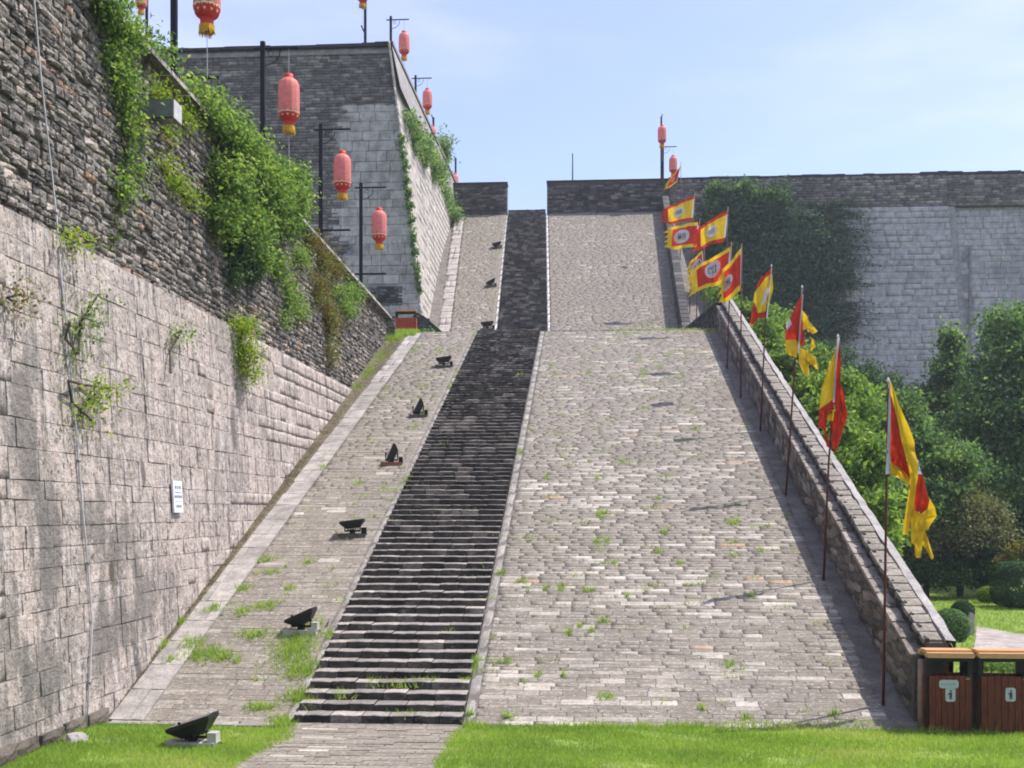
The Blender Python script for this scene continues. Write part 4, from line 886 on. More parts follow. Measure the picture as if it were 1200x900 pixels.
for _ in range(260):                                # scattered small weeds
    xx = random.uniform(-6.1, 4.2); yy_ = random.uniform(15.2, 41); m = random.randint(5, 16)
    if -4 < xx < -1.6 and random.random() < .6: continue
    gx = R.normal(0, .05, m); tuft.append(np.stack([xx + gx * 2, yy_ + gx * .3, np.full(m, rz(yy_) - .01) + S1 * gx * .3], 1))
P = np.concatenate(tuft); v, f, tt = blades(P, .11, .018, .5 + R.normal(0, .2, len(P)), .5); stuff(mesh_obj('joint_weeds', v, f, GRASS, tint=tt))
# mossy weed band along the foot of the left wall
MB().prism([(Y1, -.02), (Y1, .0), (YL, ZL), (YL, ZL - .1)], 'x', -7.3, -6.645).build('gutter_soil', EARTH, ll)
m = 7000; y = R.uniform(15, 40.5, m); x = -6.69 + R.normal(0, .03, len(y)) - .045 * R.random(len(y)) * S1 * (y - Y1)
v, f, tt = blades(np.stack([x, y, S1 * (y - Y1) - .01], 1), .035, .02, .30 + R.normal(0, .25, len(y)), .8); stuff(mesh_obj('gutter_moss', v, f, L_RUST, tint=tt))
m = 5000; y = R.uniform(40.2, 42.6, m); x = R.uniform(-7.9, -6.3, m) - .0; ok = (y > 41.0) | (x < -6.72); x, y = x[ok], y[ok]
v, f, tt = blades(np.stack([x, y, np.array([rz(q) for q in y]) - .01], 1), .16, .03, .55 + R.normal(0, .2, len(y)), .5); stuff(mesh_obj('terrace_grass', v, f, GRASS, tint=tt))
m = 700; y = R.uniform(33, 41, m); x = wall_x(0) - .05 * S1 * (y - Y1) * R.random(m) ** .5 - .02; ok = np.sin(y * 2.7) + np.sin(y * 5.3) > -.2; x, y = x[ok], y[ok]
v, f, tt = blades(np.stack([x, y, S1 * (y - Y1) - .01], 1), .13, .025, .5 + R.normal(0, .25, len(x)), .5); stuff(mesh_obj('wall_foot_weeds', v, f, GRASS, tint=tt))
x = R.uniform(.6, 4.9, 1500); y = YL + R.uniform(-.1, .35, 1500); v, f, tt = blades(np.stack([x, y, np.full(1500, ZL - .02)], 1), .07, .025, .7 + R.normal(0, .2, 1500), .5); stuff(mesh_obj('landing_edge_grass', v, f, GRASS, tint=tt))

# ------------------------------------------------------------------ lamp posts and lanterns
def lamp(x, y, z, ang, top=4.35, low=1.25, scale=1.0, label='', low_arm=True, group='iron lantern posts on the wall tops'):
    t = thing('lamp_post', label, 'lamp post', (x, y, z), group); d = Vector((math.cos(ang), math.sin(ang), 0)) * scale
    r = .055 * scale
    MB().box((-r, -r, -.05), (r, r, top * scale)).build('pole', BLACKM, t)
    for h in (top - .17, low) if low_arm else (top - .17,):
        MB().tube([tuple(d * -.22 + Vector((0, 0, h * scale))), tuple(d * .9 + Vector((0, 0, h * scale)))], .032 * scale, 6).build('arm', BLACKM, t)
    m = MB()
    for q0, q1 in (((.06, -.5), (.45, -.05)),):
        pts = [tuple(d * (.06 + .38 * math.sin(a)) + Vector((0, 0, (top - .17 - .42 + .36 * (1 - math.cos(a))) * scale))) for a in np.linspace(0, math.pi / 2, 6)]; m.tube(pts, .014 * scale, 5)
        c0 = d * .2 + Vector((0, 0, (top - .30) * scale)); m.tube([tuple(c0 + d.normalized() * .07 * math.cos(a) + Vector((0, 0, .07 * math.sin(a)))) for a in np.linspace(0, 5.5, 9)], .011 * scale, 5)
    m.build('scroll_bracket', BLACKM, t)
    return t, Vector((x, y, z)) + d * .66
def lantern(p, ztop_, zlow, label, h=1.02, w=.52, group='red paper lanterns hanging from the posts', hz=None):
    """p: hanging point (x,y); ztop_: arm level; zlow: level of the lower tie"""
    b = hz; t = thing('lantern', label, 'lantern', (p[0], p[1], b), group); r = w / 2
    prof = [(r * .55, 0), (r * .80, .05 * h), (r * .97, .14 * h), (r, .25 * h), (r * 1.0, .7 * h), (r * .96, .84 * h), (r * .78, .93 * h), (r * .45, .985 * h), (r * .40, h)]
    m = MB(); k = 48; m.lathe(prof, k)
    m.v = [(x * (1 + .035 * abs(math.cos(6 * math.atan2(y, x)))), y * (1 + .035 * abs(math.cos(6 * math.atan2(y, x)))), z) for x, y, z in m.v]
    bd = m.build('body', REDC, t, True)
    MB().lathe([(0, h + .085), (r * .42, h + .085), (r * .46, h - .01)], 16).build('top_collar', REDD, t, True)
    MB().lathe([(r * 1.02, .19 * h), (r * 1.0, .12 * h), (r * .84, .035 * h), (r * .58, -.015)], 24).build('lower_band', REDD, bd, True)
    z = MB()
    for i in range(11):
        a0, a1, am = 2 * math.pi * i / 11, 2 * math.pi * (i + 1) / 11, 2 * math.pi * (i + .5) / 11; q = len(z.v)
        z.v += [(1.06 * r * math.cos(a0), 1.06 * r * math.sin(a0), .17 * h), (1.06 * r * math.cos(a1), 1.06 * r * math.sin(a1), .17 * h), (.90 * r * math.cos(am), .90 * r * math.sin(am), .05 * h), (1.03 * r * math.cos(am), 1.03 * r * math.sin(am), .185 * h)]; z.f += [(q, q + 2, q + 1, q + 3)]
    z.build('zigzag_trim', CREAM, bd)
    MB().lathe([(r * .5, .0), (r * .5, -.12), (r * .56, -.16), (0, -.16)], 16).build('neck', REDD, t, True)
    fm = MB()
    for i in range(20):
        a = 2 * math.pi * i / 20; c, s = math.cos(a), math.sin(a); fm.tube([(r * .5 * c, r * .5 * s, -.15), (r * (.46 + .1 * random.random()) * c, r * .5 * s, -.25), (r * (.4 + .25 * random.random()) * c, r * .5 * s, -.30 - .06 * random.random())], [.025, .024, .010], 4)
    fm.build('fringe', GOLD, t)
    MB().tube([(0, 0, h + .08), (0, 0, ztop_ - b)], .008, 5).build('cord', CABLE, t)
    if zlow is not None: MB().tube([(0, 0, -.2), (.01, 0, zlow - b)], .007, 5).build('tie_cord', CABLE, t)
names = {204: 'nearest tall lantern post beside the wall top, cut off by the top of the picture', 308: 'second lantern post from the left along the brick wall top, above the bushy plant', 376: 'third lantern post along the brick wall top, in front of the pale bastion blocks', 423: 'lowest lantern post on the brick wall top, nearest the small red bin'}
ln = {204: 'large red lantern hanging against the sky from the nearest post', 308: 'red lantern in front of the dark bastion brickwork, above the bushy wall plant', 376: 'red lantern in front of the border between brick and pale blocks on the bastion', 423: 'lowest red lantern, hanging in front of the pale bastion blocks'}
for px, ytop, ylow, ybt, ybb in ((204, -90, 92, -52, 22), (308, 57, 204, 92, 142), (376, 152, 270, 181, 222), (423, 220, 321, 247, 282)):
    Y = 7.9 * F / (685 - px) * 1.0; c = at_depth(px, ytop, Y); zl_ = at_depth(px, ylow, Y).z; b = at_depth(px, ybb, Y).z; tt_ = at_depth(px, ybt, Y).z
    t, p = lamp(c.x, Y, ZL, 0, c.z - ZL + .17, zl_ - ZL, 1.0, names[px])
    lantern((p.x, p.y), c.z, zl_, ln[px], h=tt_ - b, hz=b)
for px, Y, base_, ang, lab, lab2 in ((428, 51.0, 23.85, -math.pi / 2, 'lantern post on the bastion top near its right corner, cut off by the picture', 'red lantern with golden fringe just touching the top of the picture over the bastion'),
        (172, 51.0, 23.85, -math.pi / 2, 'lantern post far back behind the vine at the upper left', 'small red lantern far back against the sky between the vine and the nearest post'),
        (458, 54, 22.9, 0, 'lantern post on the sky line at the bastion corner, highest of the receding row', 'red lantern against the sky next to the bastion corner, highest of the receding row'),
        (487, 61, 22.75, 0, 'second lantern post of the receding row along the bastion side', 'second red lantern down the receding row, against the sky'),
        (508, 68, 22.9, -math.pi / 2, 'third lantern post of the receding row, half hidden by ivy', 'third red lantern of the receding row, half hidden by ivy'),
        (534, 74, 22.3, -math.pi / 2, 'farthest lantern post left of the stair gap', 'small red lantern standing out over the left end of the top parapet'),
        (775, 70.2, 23.4, -math.pi / 2, 'taller lantern post on the top wall above the flag row', 'left and upper one of the two red lanterns above the flag row'),
        (777, 73.5, 22.75, 0, 'lantern post close behind the taller one above the flag row', 'right and lower one of the two red lanterns above the flag row')):
    c = at_depth(px, 100, Y); t, p = lamp(c.x, Y, base_, ang, 4.35, 1.25, 1.0, lab)
    lantern((p.x, p.y), base_ + 4.18, base_ + 1.25, lab2, h=1.02, hz=base_ + (2.50 if px != 534 else 2.0))
c = at_depth(671, 212, 69.4); pm = MB().tube([(0, 0, 0), (0, 0, 1.9)], [.045, .03], 6).build('rod', BLACKM); pm.location = (c.x, 69.4, 23.4); tag(pm, 'thin bare grey rod standing on the top parapet right of the stair gap', 'rod')

# ------------------------------------------------------------------ floodlights
def flood(px, py, label, tilt, yaw=0.0, scale=1.0, fn=on_ramp, base='dark', slope=True):
    c = fn(px, py); t = thing('floodlight', label, 'floodlight', tuple(c), 'black floodlights beside the stairs')
    w = .27 * scale
    R_ = Matrix.Rotation(yaw, 4, 'Z')
    def tr(m, M): m.v = [tuple(M @ Vector(q)) for q in m.v]; return m
    bm_ = MB().box((-w * 1.1, -.13, -.06), (w * 1.1, .13, .05)); tr(bm_, R_).build('base', CEM if base == 'pale' else JOINT if base == 'dark' else paint('brick_red_base', (.22, .09, .06)), t)
    fm = MB().box((-.05, -.05, .05), (.05, .05, .13)); fm.tube([(-w * .62, 0, .28), (-w * .62, 0, .10), (w * .62, 0, .10), (w * .62, 0, .28)], .02, 6); tr(fm, R_).build('bracket', BLACKM, t)
    M = Matrix.Translation((0, 0, .27)) @ R_ @ Matrix.Rotation(tilt, 4, 'Y') if abs(tilt) < 3 else None
    hb = MB(); n0 = 0
    a, b_, h_ = w * 1.0, .19 * scale, .13 * scale
    hb.v = [(-a, -b_, .04), (a, -b_, .04), (a, b_, .04), (-a, b_, .04), (-a * .55, -b_ * .5, -h_), (a * .55, -b_ * .5, -h_), (a * .55, b_ * .5, -h_), (-a * .55, b_ * .5, -h_), (-a, -b_, 0), (a, -b_, 0), (a, b_, 0), (-a, b_, 0)]
    hb.f = [(8, 9, 1, 0), (9, 10, 2, 1), (10, 11, 3, 2), (11, 8, 0, 3), (4, 5, 9, 8), (5, 6, 10, 9), (6, 7, 11, 10), (7, 4, 8, 11), (7, 6, 5, 4), (0, 1, 2, 3)]
    for i in range(5): q = -a * .4 + i * a * .2; hb.box((q - .006, -b_ * .55, -h_ - .025), (q + .006, b_ * .55, -h_ + .01))
    ho = tr(hb, M).build('housing', BLACKP, t)
    gl = MB().box((-a * .9, -b_ * .88, .041), (a * .9, b_ * .88, .047)); tr(gl, M).build('glass', GLASS, ho)
    ca = MB().tube([tuple(R_ @ Vector(q)) for q in ((w * .9, 0, .06), (w * 1.3, .05, .01), (w * 1.5, .22, .005 if fn is on_ground else .09), (w * 1.4, .5, .0 if fn is on_ground else .17))], .011, 5); ca.build('power_cable', BLACKM, t)
    jb = MB().box((w * .75, -.1, .04), (w * 1.15, .06, .17)); tr(jb, R_).build('ballast_box', CEM if base == 'pale' else BLACKM, t)
flood(226, 873, 'large black floodlight on the left lawn at the foot of the ramp', -.32, 0, 1.05, on_ground, 'pale')
flood(353, 741, 'black floodlight in weeds, second from the bottom beside the stairs', -.42, 0, .92, on_ramp, 'pale')
flood(413, 628, 'black floodlight lying nearly flat, third from the bottom beside the stairs', -.12, .1, .9)
flood(459, 544, 'upright black floodlight on a brick red base, lower of the two upright ones', -1.15, .1, .85, on_ramp, 'red')
flood(490, 488, 'upright black floodlight on a dark base, upper of the two upright ones', -1.1, .1, .85)
flood(520, 430, 'small black floodlight near the top of the lower ramp', -.15, .1, .95)
flood(571, 390, 'small black floodlight at the landing edge beside the upper stairs', -.1, .1, .9, lambda a, b: at_depth(a, 387, 42.4))
flood(575, 336, 'lower of the two floodlights on the upper ramp', -.5, .1, .95, on_upper)
flood(582, 291, 'highest floodlight, on the upper ramp near the top wall', -.25, .1, .95, on_upper)

# ------------------------------------------------------------------ cable, sign, wall lamp
pts = [on_left(*q, .03) for q in ((101, 853), (105, 800), (108, 730), (103, 660), (97, 600), (92, 540), (87, 480), (78, 380), (70, 310))] + [on_left(*q, .12) for q in ((66, 250), (57, 170), (47, 80), (40, 0), (36, -40))]
cb = thing('cable', 'pale grey cable running down the left wall from its top to the lawn', 'cable', tuple(pts[0]))
MB().tube([tuple(p - pts[0]) for p in pts], .0125, 8).build('conduit', CABLE, cb, True)
for i in (1, 3, 5, 7, 9): p = pts[i] - pts[0]; MB().box((p.x - .02, p.y - .03, p.z - .012), (p.x + .025, p.y + .03, p.z + .012)).build('clip', FIXT, cb)
wl_ = on_left(71, 862); ws = MB(); d = R.normal(size=(26, 3)); 
ws.lathe([(0, .10), (.10, .09), (.15, .04), (.16, 0)], 9); ws.v = [(x * random.uniform(.8, 1.2), y * random.uniform(.8, 1.2), z) for x, y, z in ws.v]
o = ws.build('loose_stone', CONC); p = on_ground(88, 868); o.location = (p.x, p.y, 0); tag(o, 'small pale stone on the grass beside the cable foot', 'stone')
p = on_left(208, 582, .05); sg = thing('notice_sign', 'narrow white notice with three rows of grey characters on the ashlar wall', 'sign', tuple(p))
pn_ = lambda y, z: (-.055 * z, y, z)
hh_, ww = .265, .20
m = MB(); m.prism([(-ww, -hh_), (ww, -hh_), (ww, hh_), (-ww, hh_)], 'x', -.02, .012); m.v = [(x - .055 * z, y, z) for x, y, z in m.v]; pl_ = m.build('plate', SIGNW, sg)
def glyphs(par, rows):
    for zc, cnt, gh, gw in rows:
        for i in range(cnt):
            m = MB(); yc = (i - (cnt - 1) / 2) * gw * 1.18
            for s in ((-.42, .30, .42, .38), (-.45, .0, .45, .07), (-.42, -.36, .42, -.29), (-.06, -.45, .02, .45), (-.40, -.3, -.32, .34), (.30, -.3, .38, .34)):
                if random.random() < .15: continue
                y0, z0, y1, z1 = s; m.box((.013, yc + y0 * gw, zc + z0 * gh), (.0165, yc + y1 * gw, zc + z1 * gh))
            m.v = [(x - .055 * z, y, z) for x, y, z in m.v]; m.build('character', GREYINK, par)
glyphs(pl_, [(.155, 3, .06, .085), (.0, 4, .055, .075), (-.16, 3, .055, .075)])
m = MB()
for z in (.078, .065, -.08): m.box((.013, -.15, z - .002), (.016, .15, z + .002))
m.v = [(x - .055 * z, y, z) for x, y, z in m.v]; m.build('ruled_line', GREYINK, pl_)
p = on_left(160, 132, .0); fx = thing('wall_lamp', 'grey box-shaped metal lamp jutting from the brick wall among the vines', 'wall lamp', tuple(p))
MB().prism([(-.16, -.13), (.16, -.15), (.16, .10), (-.16, .15)], 'x', 0.05, .68).build('housing', FIXT, fx)
MB().box((.05, -.13, -.15), (.66, .13, -.125)).build('lamp_glass', GLASS, fx)
MB().box((.68, -.175, -.155), (.70, .175, .14)).build('end_plate', CABLE, fx)
MB().tube([(-.15, 0, -.05), (.1, 0, -.05)], .05, 8).build('bracket', BLACKM, fx)

# ------------------------------------------------------------------ litter bins
def bin_(x0, x1, y, z, label, red, rows, bh=1.13, second=False):
    w = x1 - x0; t = thing('litter_bin', label, 'litter bin', ((x0 + x1) / 2, y, z), 'slatted wooden litter bins'); D_ = .34; hw = w / 2
    def prof(yo): return [(-hw - .03, 1.0), (-hw - .005, .985), (hw + .005, .985), (hw + .03, 1.0)]
    for i, (ya, yb, za, zb) in enumerate(((-.04, .08, .985, 1.05), (.05, .18, 1.02, 1.08), (.16, .29, 1.02, 1.08), (.26, .38, .985, 1.05))):
        m = MB(); m.prism([(-hw - .010, za + .03), (-hw + .005, za), (hw - .005, za), (hw + .010, za + .03), (hw - .005, zb), (-hw + .004, zb)], 'y', ya, yb); m.build('roof_board', WOODY, t)
    for sx in (-1, 1):
        for sy in (0.02, D_ - .07):
            MB().box((sx * (hw - .035) - .035, sy, 0), (sx * (hw - .035) + .035, sy + .07, .985)).build('corner_post', WOODD, t)
    MB().box((-hw + .07, .025, .93), (hw - .07, .085, .985)).build('header_rail', WOODD, t)
    MB().box((-hw + .07, D_ - .06, .93), (hw - .07, D_ - .02, .985)).build('header_rail', WOODD, t)
    nb = 7; bw = (w - .06) / nb
    for side in (0, 1):
        for i in range(nb):
            a = -hw + .03 + i * bw; yy = (-.005 + random.uniform(0, .004)) if side == 0 else D_ - .015
            MB().box((a + .003, yy, .03), (a + bw - .003, yy + .018, .745 + random.uniform(-.004, .004))).build('slat', red, t)
    for sx in (-1, 1):
        for i in range(4):
            MB().box((sx * hw - .012, .05 + i * .07, .03), (sx * hw + .006, .05 + i * .07 + .065, .745)).build('side_slat', red, t)
    MB().box((-hw + .05, .04, .05), (hw - .05, D_ - .04, .70)).build('liner', WOODD, t)
    for z_, kind in rows:
        if kind == 'wide':
            m = MB(); cx = -.02; pts_ = [(cx - .125 + .02 * (i in (0, 7)), 0) for i in range(0)]
            m.prism([(cx - .125, -.03), (cx - .10, -.055), (cx + .10, -.055), (cx + .125, -.03), (cx + .125, .03), (cx + .10, .055), (cx - .10, .055), (cx - .125, .03)], 'y', -.014, -.006); m.v = [(a, b, c_ + z_) for a, b, c_ in m.v]; pq = m.build('plaque', PLAQ, t)
            for i in range(5):
                m = MB(); q = cx - .085 + i * .04; m.box((q - .013, -.0165, z_ - .012), (q + .013, -.014, z_ - .007)); m.box((q - .013, -.0165, z_ + .006), (q + .013, -.014, z_ + .011)); m.box((q - .002, -.0165, z_ - .014), (q + .002, -.014, z_ + .014))
                m.build('character', GREYINK, pq)
        else:
            cx = .0 if not second else .07
            m = MB(); m.prism([(cx - .065, -.07), (cx - .045, -.09), (cx + .045, -.09), (cx + .065, -.07), (cx + .065, .07), (cx + .045, .09), (cx - .045, .09), (cx - .065, .07)], 'y', -.014, -.006); m.v = [(a, b, c_ + z_) for a, b, c_ in m.v]; pq = m.build('plaque', PLAQ, t)
            m = MB(); m.lathe([(0, -.001), (.013, -.001), (.013, .001), (0, .001)], 10); m.v = [(a + cx + .005, c_ - .0155, b + z_ + .05) for a, b, c_ in m.v]
            m.prism([(cx - .012, z_ + .03), (cx + .02, z_ + .03), (cx + .018, z_ - .06), (cx + .006, z_ - .06), (cx + .004, z_ - .01), (cx - .004, z_ - .06), (cx - .014, z_ - .06)], 'y', -.0165, -.014)
            m.prism([(cx - .012, z_ + .03), (cx - .038, z_ + .005), (cx - .032, z_ - .002), (cx - .008, z_ + .015)], 'y', -.0165, -.014)
            m.build('pictogram', INK, pq)
    MB().box((hw - .10, -.0085, .70), (hw - .05, -.0045, .72)).build('hinge', paint('brass_hinge', (.35, .25, .08), .4, .6), t)
    return t
e = [at_depth(px, 853, 14.92).x for px in (1086, 1141, 1147, 1208)]
bin_(e[0], e[1], 14.92, 0, 'red brown slatted litter bin with two plaques, nearest to the parapet foot', WOODR, [(.64, 'wide'), (.50, 'man')])
bin_(e[2], e[3], 14.92, 0, 'dark red slatted litter bin with one plaque at the right edge', WOODR, [(.51, 'man')], second=True)
wp = at_depth(1139, 800, 15.9).x; wpo = MB().tube([(0, 0, 0), (-.03, 0, .75)], .025, 8).build('post', SIGNW); wpo.location = (wp, 15.9, 0); tag(wpo, 'thin white post seen in the gap between the two litter bins', 'post')
c0 = at_depth(463, 386, 43.2).x; c1 = at_depth(487, 386, 43.2).x
bb = bin_(c0, c1, 43.2, ZL + .06, 'small bright red litter bin on the landing at the end of the brick wall', REDBIN, [])

# ------------------------------------------------------------------ flags
def pole_obj(parent, org, pts, r0=.022, r1=.014):
    MB().tube([tuple(p - org) for p in pts], [lerp(r0, r1, i / (len(pts) - 1)) for i in range(len(pts))], 8).build('pole', POLER, parent, True)
GLY = [(-.62, -.42, -.50, .50), (-.22, -.42, -.10, .50), (-.50, .40, -.22, .50), (-.50, .0, -.22, .10), (-.50, -.42, -.22, -.32),
       (.08, -.50, .20, .55), (.48, -.58, .60, .55), (.20, .45, .48, .55), (.20, .16, .48, .25), (.20, -.12, .48, -.03), (.02, -.62, .12, -.45), (.38, -.60, .50, -.50)]
def disc(fn, off, mat, name, parent, strokes=None, rad=1.0):
    m = MB()
    if strokes is None:
        k = 24; c = len(m.v); m.v.append(tuple(fn(0, 0) + off))
        for rr in (.5, 1):
            for i in range(k): a = 2 * math.pi * i / k; m.v.append(tuple(fn(rr * rad * math.cos(a), rr * rad * math.sin(a)) + off))
        for i in range(k): j = (i + 1) % k; m.f += [(0, 1 + i, 1 + j), (1 + i, 1 + k + i, 1 + k + j, 1 + j)]
    else:
        for x0, y0, x1, y1 in strokes:
            q = len(m.v); m.v += [tuple(fn(a * .8, b * .8) + off) for a, b in ((x0, y0), (x1, y0), (x1, y1), (x0, y1))]; m.f.append((q, q + 1, q + 2, q + 3))
    return m.build(name, mat, parent)
def flying_flag(base, top, corners, field, border, label, Y, ptop=None, wave=.10, rc=(.45, .5), rr=.25, wrap=None, tails=True):
    """corners px: hoist top, hoist bottom, fly bottom, fly top"""
    A = Vector(base); t = thing('banner', label, 'flag', tuple(A), 'red and yellow banners along the parapet'); tp = at_depth(top[0], top[1], Y)
    pole_obj(t, A, [A, A.lerp(tp, .5), tp])
    q = [at_depth(px, py, Y) - A for px, py in corners]; ph = random.uniform(0, 6)
    def S(u, v):
        p = (q[0] * (1 - v) + q[1] * v) * (1 - u) + (q[3] * (1 - v) + q[2] * v) * u
        w_ = wave * min(1, u * 2.5); return p + Vector((0, w_ * math.sin(7 * u + ph + v * 1.2) + .5 * w_ * math.sin(15 * u + 3 * v), w_ * .35 * math.sin(6 * u + ph)))
    bt = .13; fld = None
    for nm, u0, u1, v0, v1, mt in (('field', .03, .86, bt, 1 - bt, field), ('border', .0, 1, 0, bt, border), ('border', .0, 1, 1 - bt, 1, border), ('border', .86, 1, bt, 1 - bt, border), ('sleeve', -.02, .03, bt, 1 - bt, FWHT)):
        m = MB(); m.quadgrid(lambda a, b: S(lerp(u0, u1, a), lerp(v0, v1, b)), max(2, int(18 * (u1 - u0))), max(2, int(10 * (v1 - v0)))); o_ = m.build(nm, mt, t, True); fld = o_ if nm == 'field' else fld
    if tails:
        m = MB()
        for i in range(4):
            v0 = .1 + i * .23; a, b, c = S(1, v0), S(1, v0 + .18), S(1, v0 + .1); d = (S(1, .5) - S(.8, .5)).normalized() * random.uniform(.15, .3)
            k = len(m.v); m.v += [tuple(a), tuple(b), tuple(c + d + Vector((0, .05, -.08)))]; m.f.append((k, k + 1, k + 2))
        m.build('ragged_tail', border, t)
    su = (q[0] - q[3]).length; sv = (q[0] - q[1]).length
    fn = lambda a, b: S(min(.85, max(.04, rc[0] - a * rr / su)), rc[1] - b * rr / sv)
    nrm = Vector((0, -1, 0))
    for s in (1, -1):
        disc(fn, nrm * .012 * s, FWHT, 'roundel', fld); disc(fn, nrm * .018 * s, FINK, 'emblem', fld, GLY)
    return t
def patch_flag(base, pts_pole, patches, label, Y, sc, org):
    A = Vector(base); t = thing('banner', label, 'flag', tuple(A), 'red and yellow banners along the parapet')
    cv = lambda x, y: (org[0] + x / sc, org[1] + y / sc)
    pole_obj(t, A, [A] + [at_depth(px, py, Y) for px, py in pts_pole])
    MB().lathe([(0, .06), (.02, .03), (.022, 0), (.012, -.02)], 8, tuple(at_depth(*pts_pole[-1], Y) - A)).build('finial', FWHT, t)
    for name, mt, dep, poly in patches:
        m = MB(); P_ = [cv(*p) for p in poly]; n_ = len(P_)
        cx = sum(p[0] for p in P_) / n_; cy = sum(p[1] for p in P_) / n_
        ring = []
        for i in range(n_):                         # subdivide the outline so that folds can bend it
            a, b = P_[i], P_[(i + 1) % n_]
            for s in (0, .5): ring.append((lerp(a[0], b[0], s), lerp(a[1], b[1], s)))
        def W(p, f=1): 
            w_ = at_depth(p[0], p[1], Y) - A; w_.y += -dep + .05 * math.sin(p[0] * .75 + p[1] * .12) + .025 * math.sin(p[0] * 1.7); return tuple(w_)
        k = len(ring); m.v = [W(p) for p in ring] + [W((lerp(cx, p[0], .5), lerp(cy, p[1], .5))) for p in ring] + [W((cx, cy))]
        for i in range(k):
            j = (i + 1) % k; m.f += [(i, j, k + j, k + i), (k + i, k + j, 2 * k)]
        m.build(name, mt, t, True)
    return t
Yr, Ye_ = 0, 0
b1 = on_ramp(1035, 826)
patch_flag(b1, [(1037, 700), (1039, 560), (1041, 447)], [
    ('sleeve', FWHT, .06, [(150, 70), (164, 80), (160, 470), (138, 472)]),
    ('border', FYEL, .04, [(153, 60), (215, 200), (262, 330), (277, 420), (275, 545), (250, 545), (240, 470), (205, 330), (164, 120)]),
    ('field', FRED, .02, [(164, 120), (205, 330), (240, 470), (250, 548), (234, 500), (190, 440), (158, 414), (160, 200)]),
    ('border', FYEL, .03, [(157, 412), (190, 438), (236, 482), (238, 520), (190, 482), (154, 472)]),
    ('ragged_tail', FYEL, .02, [(248, 530), (276, 535), (272, 640), (258, 650), (235, 742), (219, 732)]),
    ('ragged_tail', FYEL, .06, [(245, 620), (272, 630), (292, 700), (292, 836), (272, 838), (266, 790), (249, 770)]),
    ('roundel', FWHT, .0, [(272, 396), (290, 430), (302, 472), (278, 474)]),
    ('emblem', FINK, .02, [(279, 420), (287, 432), (288, 440), (281, 436)]),
    ('field', FRED, .0, [(277, 470), (302, 468), (335, 580), (332, 612), (296, 648), (268, 632), (272, 540)]),
    ('border', FYEL, .03, [(335, 578), (362, 655), (322, 715), (298, 728), (272, 690), (267, 630), (296, 646), (331, 612)]),
    ('ragged_tail', FYEL, .0, [(293, 722), (318, 715), (358, 835), (340, 845), (300, 772)])],
    'nearest banner, drooping red and yellow with a white sleeve, by the parapet foot', b1.y, 412 / 110, (1000, 430))
b2 = on_ramp(965, 680)
patch_flag(b2, [(971, 545), (982, 395)], [
    ('sleeve', FWHT, .06, [(235, 262), (244, 262), (234, 400), (222, 556), (215, 552)]),
    ('border', FYEL, .03, [(236, 296), (195, 400), (165, 490), (152, 590), (218, 542), (230, 400)]),
    ('field', FRED, .0, [(243, 262), (254, 266), (254, 460), (280, 560), (284, 610), (270, 662), (262, 620), (250, 592), (228, 590), (222, 545), (236, 420)]),
    ('field', FRED, .05, [(152, 588), (218, 540), (222, 600), (205, 592), (180, 636), (186, 694), (150, 662)]),
    ('border', FYEL, .07, [(204, 590), (218, 590), (212, 642), (180, 634)]),
    ('ragged_tail', FRED, .04, [(212, 598), (250, 590), (262, 620), (268, 655), (250, 740), (225, 792), (214, 740), (208, 650)]),
    ('ragged_tail', FRED, .02, [(180, 686), (192, 690), (200, 764), (188, 756)])],
    'second banner from the right, furled yellow and red with torn red tails', b2.y, 352 / 90, (920, 330))
b3 = on_ramp(921, 580)
patch_flag(b3, [(932, 420), (940, 337)], [
    ('sleeve', FWHT, .05, [(76, 62), (81, 62), (63, 330), (56, 330)]),
    ('field', FRED, .03, [(76, 60), (78, 130), (68, 200), (62, 268), (0, 272), (4, 222), (30, 150)]),
    ('roundel', FWHT, .06, [(4, 206), (18, 168), (26, 198), (8, 224)]),
    ('border', FYEL, .04, [(0, 268), (62, 264), (52, 352), (20, 336), (-2, 324)]),
    ('field', FRED, .0, [(76, 140), (82, 190), (94, 290), (72, 302), (63, 260)]),
    ('border', FYEL, .02, [(80, 130), (110, 180), (146, 230), (125, 242), (105, 230), (100, 215), (80, 225)]),
    ('ragged_tail', FYEL, .04, [(108, 248), (130, 268), (137, 300), (120, 317), (117, 307), (127, 295), (119, 270)]),
    ('ragged_tail', FYEL, .03, [(64, 300), (100, 320), (140, 345), (151, 408), (140, 400), (125, 365), (90, 352), (110, 430), (95, 434), (60, 375)])],
    'third banner from the right, red with yellow border wrapped round its pole', b3.y, 352 / 90, (920, 330))
b4 = on_ramp(891, 505)
patch_flag(b4, [(897, 375), (904, 312)], [
    ('field', FYEL, .0, [(402, 500), (412, 515), (416, 580), (386, 690), (345, 696), (326, 680), (330, 600), (352, 566)]),
    ('border', FRED, .03, [(404, 490), (404, 512), (378, 530), (350, 572), (336, 584), (348, 548), (385, 508)]),
    ('roundel', FWHT, .04, [(372, 600), (390, 574), (396, 590), (372, 652), (358, 656)]),
    ('border', FRED, .03, [(388, 684), (384, 716), (345, 716), (320, 748), (311, 742), (318, 690), (326, 640), (345, 694)]),
    ('sleeve', FWHT, .05, [(404, 488), (408, 488), (388, 716), (382, 716)])],
    'fourth banner from the right, small, yellow with red ragged edge', b4.y, 861 / 220, (800, 190))
def rb(px, Y): p = at_depth(px, 600, Y); return Vector((p.x, Y, rz(Y)))
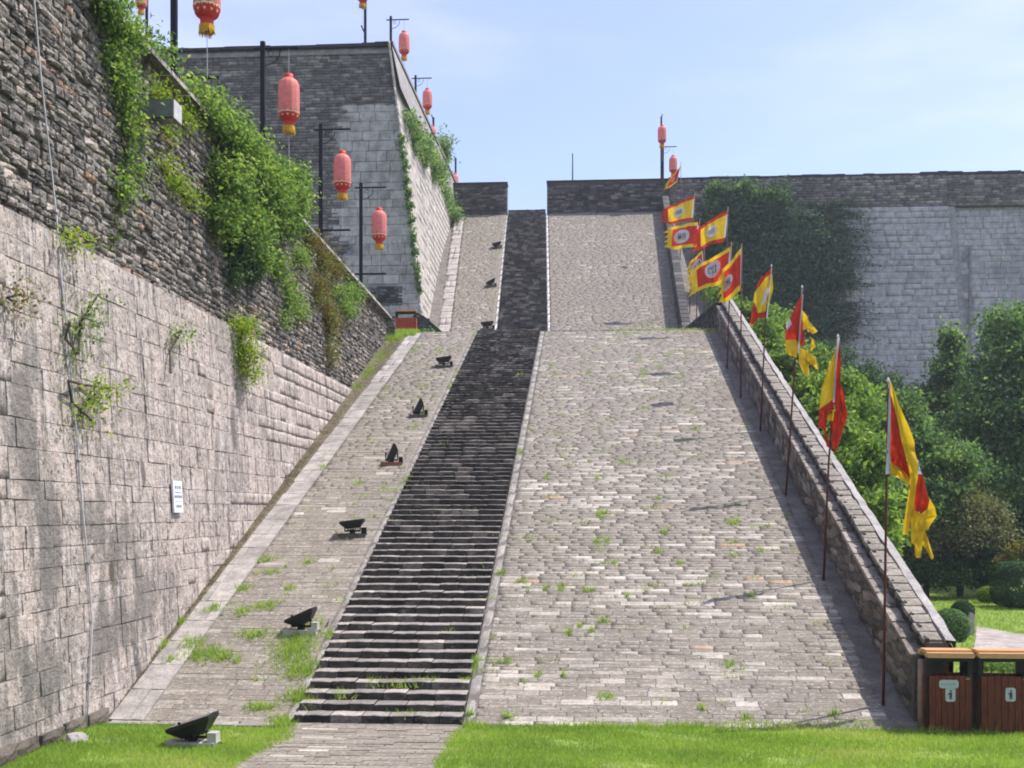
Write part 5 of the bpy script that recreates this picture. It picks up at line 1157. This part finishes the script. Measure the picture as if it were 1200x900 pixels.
flying_flag(rb(868, 32.0), (869, 286), [(869, 290), (868, 340), (845, 357), (847, 316)], FRED, FYEL, 'red banner with yellow border right of the pair showing white roundels', 32.0, rr=.24, rc=(.75, .5), wave=.12)
flying_flag(rb(852, 35.5), (857, 284), [(857, 288), (853, 328), (812, 345), (809, 318)], FRED, FYEL, 'large red banner with yellow border and white roundel, just above the landing edge', 35.5, rr=.30, rc=(.45, .42), wave=.12)
flying_flag(rb(825, 44.5), (825, 290), [(823, 293), (824, 318), (809, 330), (808, 308)], FRED, FYEL, 'small folded red banner with a white roundel on the dark pole by the landing', 44.5, rr=.27, rc=(.5, .5), wave=.06)
flying_flag(rb(848, 41.0), (853, 242), [(853, 246), (849, 283), (817, 292), (816, 268)], FYEL, FRED, 'yellow banner with red border, the lower and right one of the two yellow flying banners', 41.0, rr=.26, rc=(.5, .5))
flying_flag(rb(815, 49.0), (820, 256), [(818, 260), (818, 290), (782, 291), (784, 266)], FRED, FYEL, 'red banner with yellow border flying below the highest yellow banner', 49.0, rr=.33, rc=(.55, .5))
flying_flag(rb(808, 52.5), (814, 226), [(814, 229), (811, 259), (779, 262), (778, 244)], FYEL, FRED, 'highest yellow banner with red border flying just under the top wall', 52.5, rr=.28, rc=(.5, .5))
flying_flag(rb(797, 60.0), (798, 190), [(798, 194), (793, 214), (780, 222), (783, 212)], FRED, FYEL, 'tiny farthest banner in front of the lower red lantern', 60.0, rr=.14, rc=(.5, .5), wave=.06)

# ------------------------------------------------------------------ thin summer haze
hm = bpy.data.materials.new('haze_air'); hm.use_nodes = True; hn = hm.node_tree.nodes; hn.clear()
ho_ = hn.new('ShaderNodeOutputMaterial'); hv = hn.new('ShaderNodeVolumePrincipled')
hv.inputs['Color'].default_value = (0.86, 0.91, 1.0, 1); hv.inputs['Density'].default_value = 0.0006; hv.inputs['Anisotropy'].default_value = 0.2
hm.node_tree.links.new(hv.outputs[0], ho_.inputs['Volume'])
stuff(MB().box((-2600, -300, -1.2), (2600, 4100, 34)).build('haze', hm))
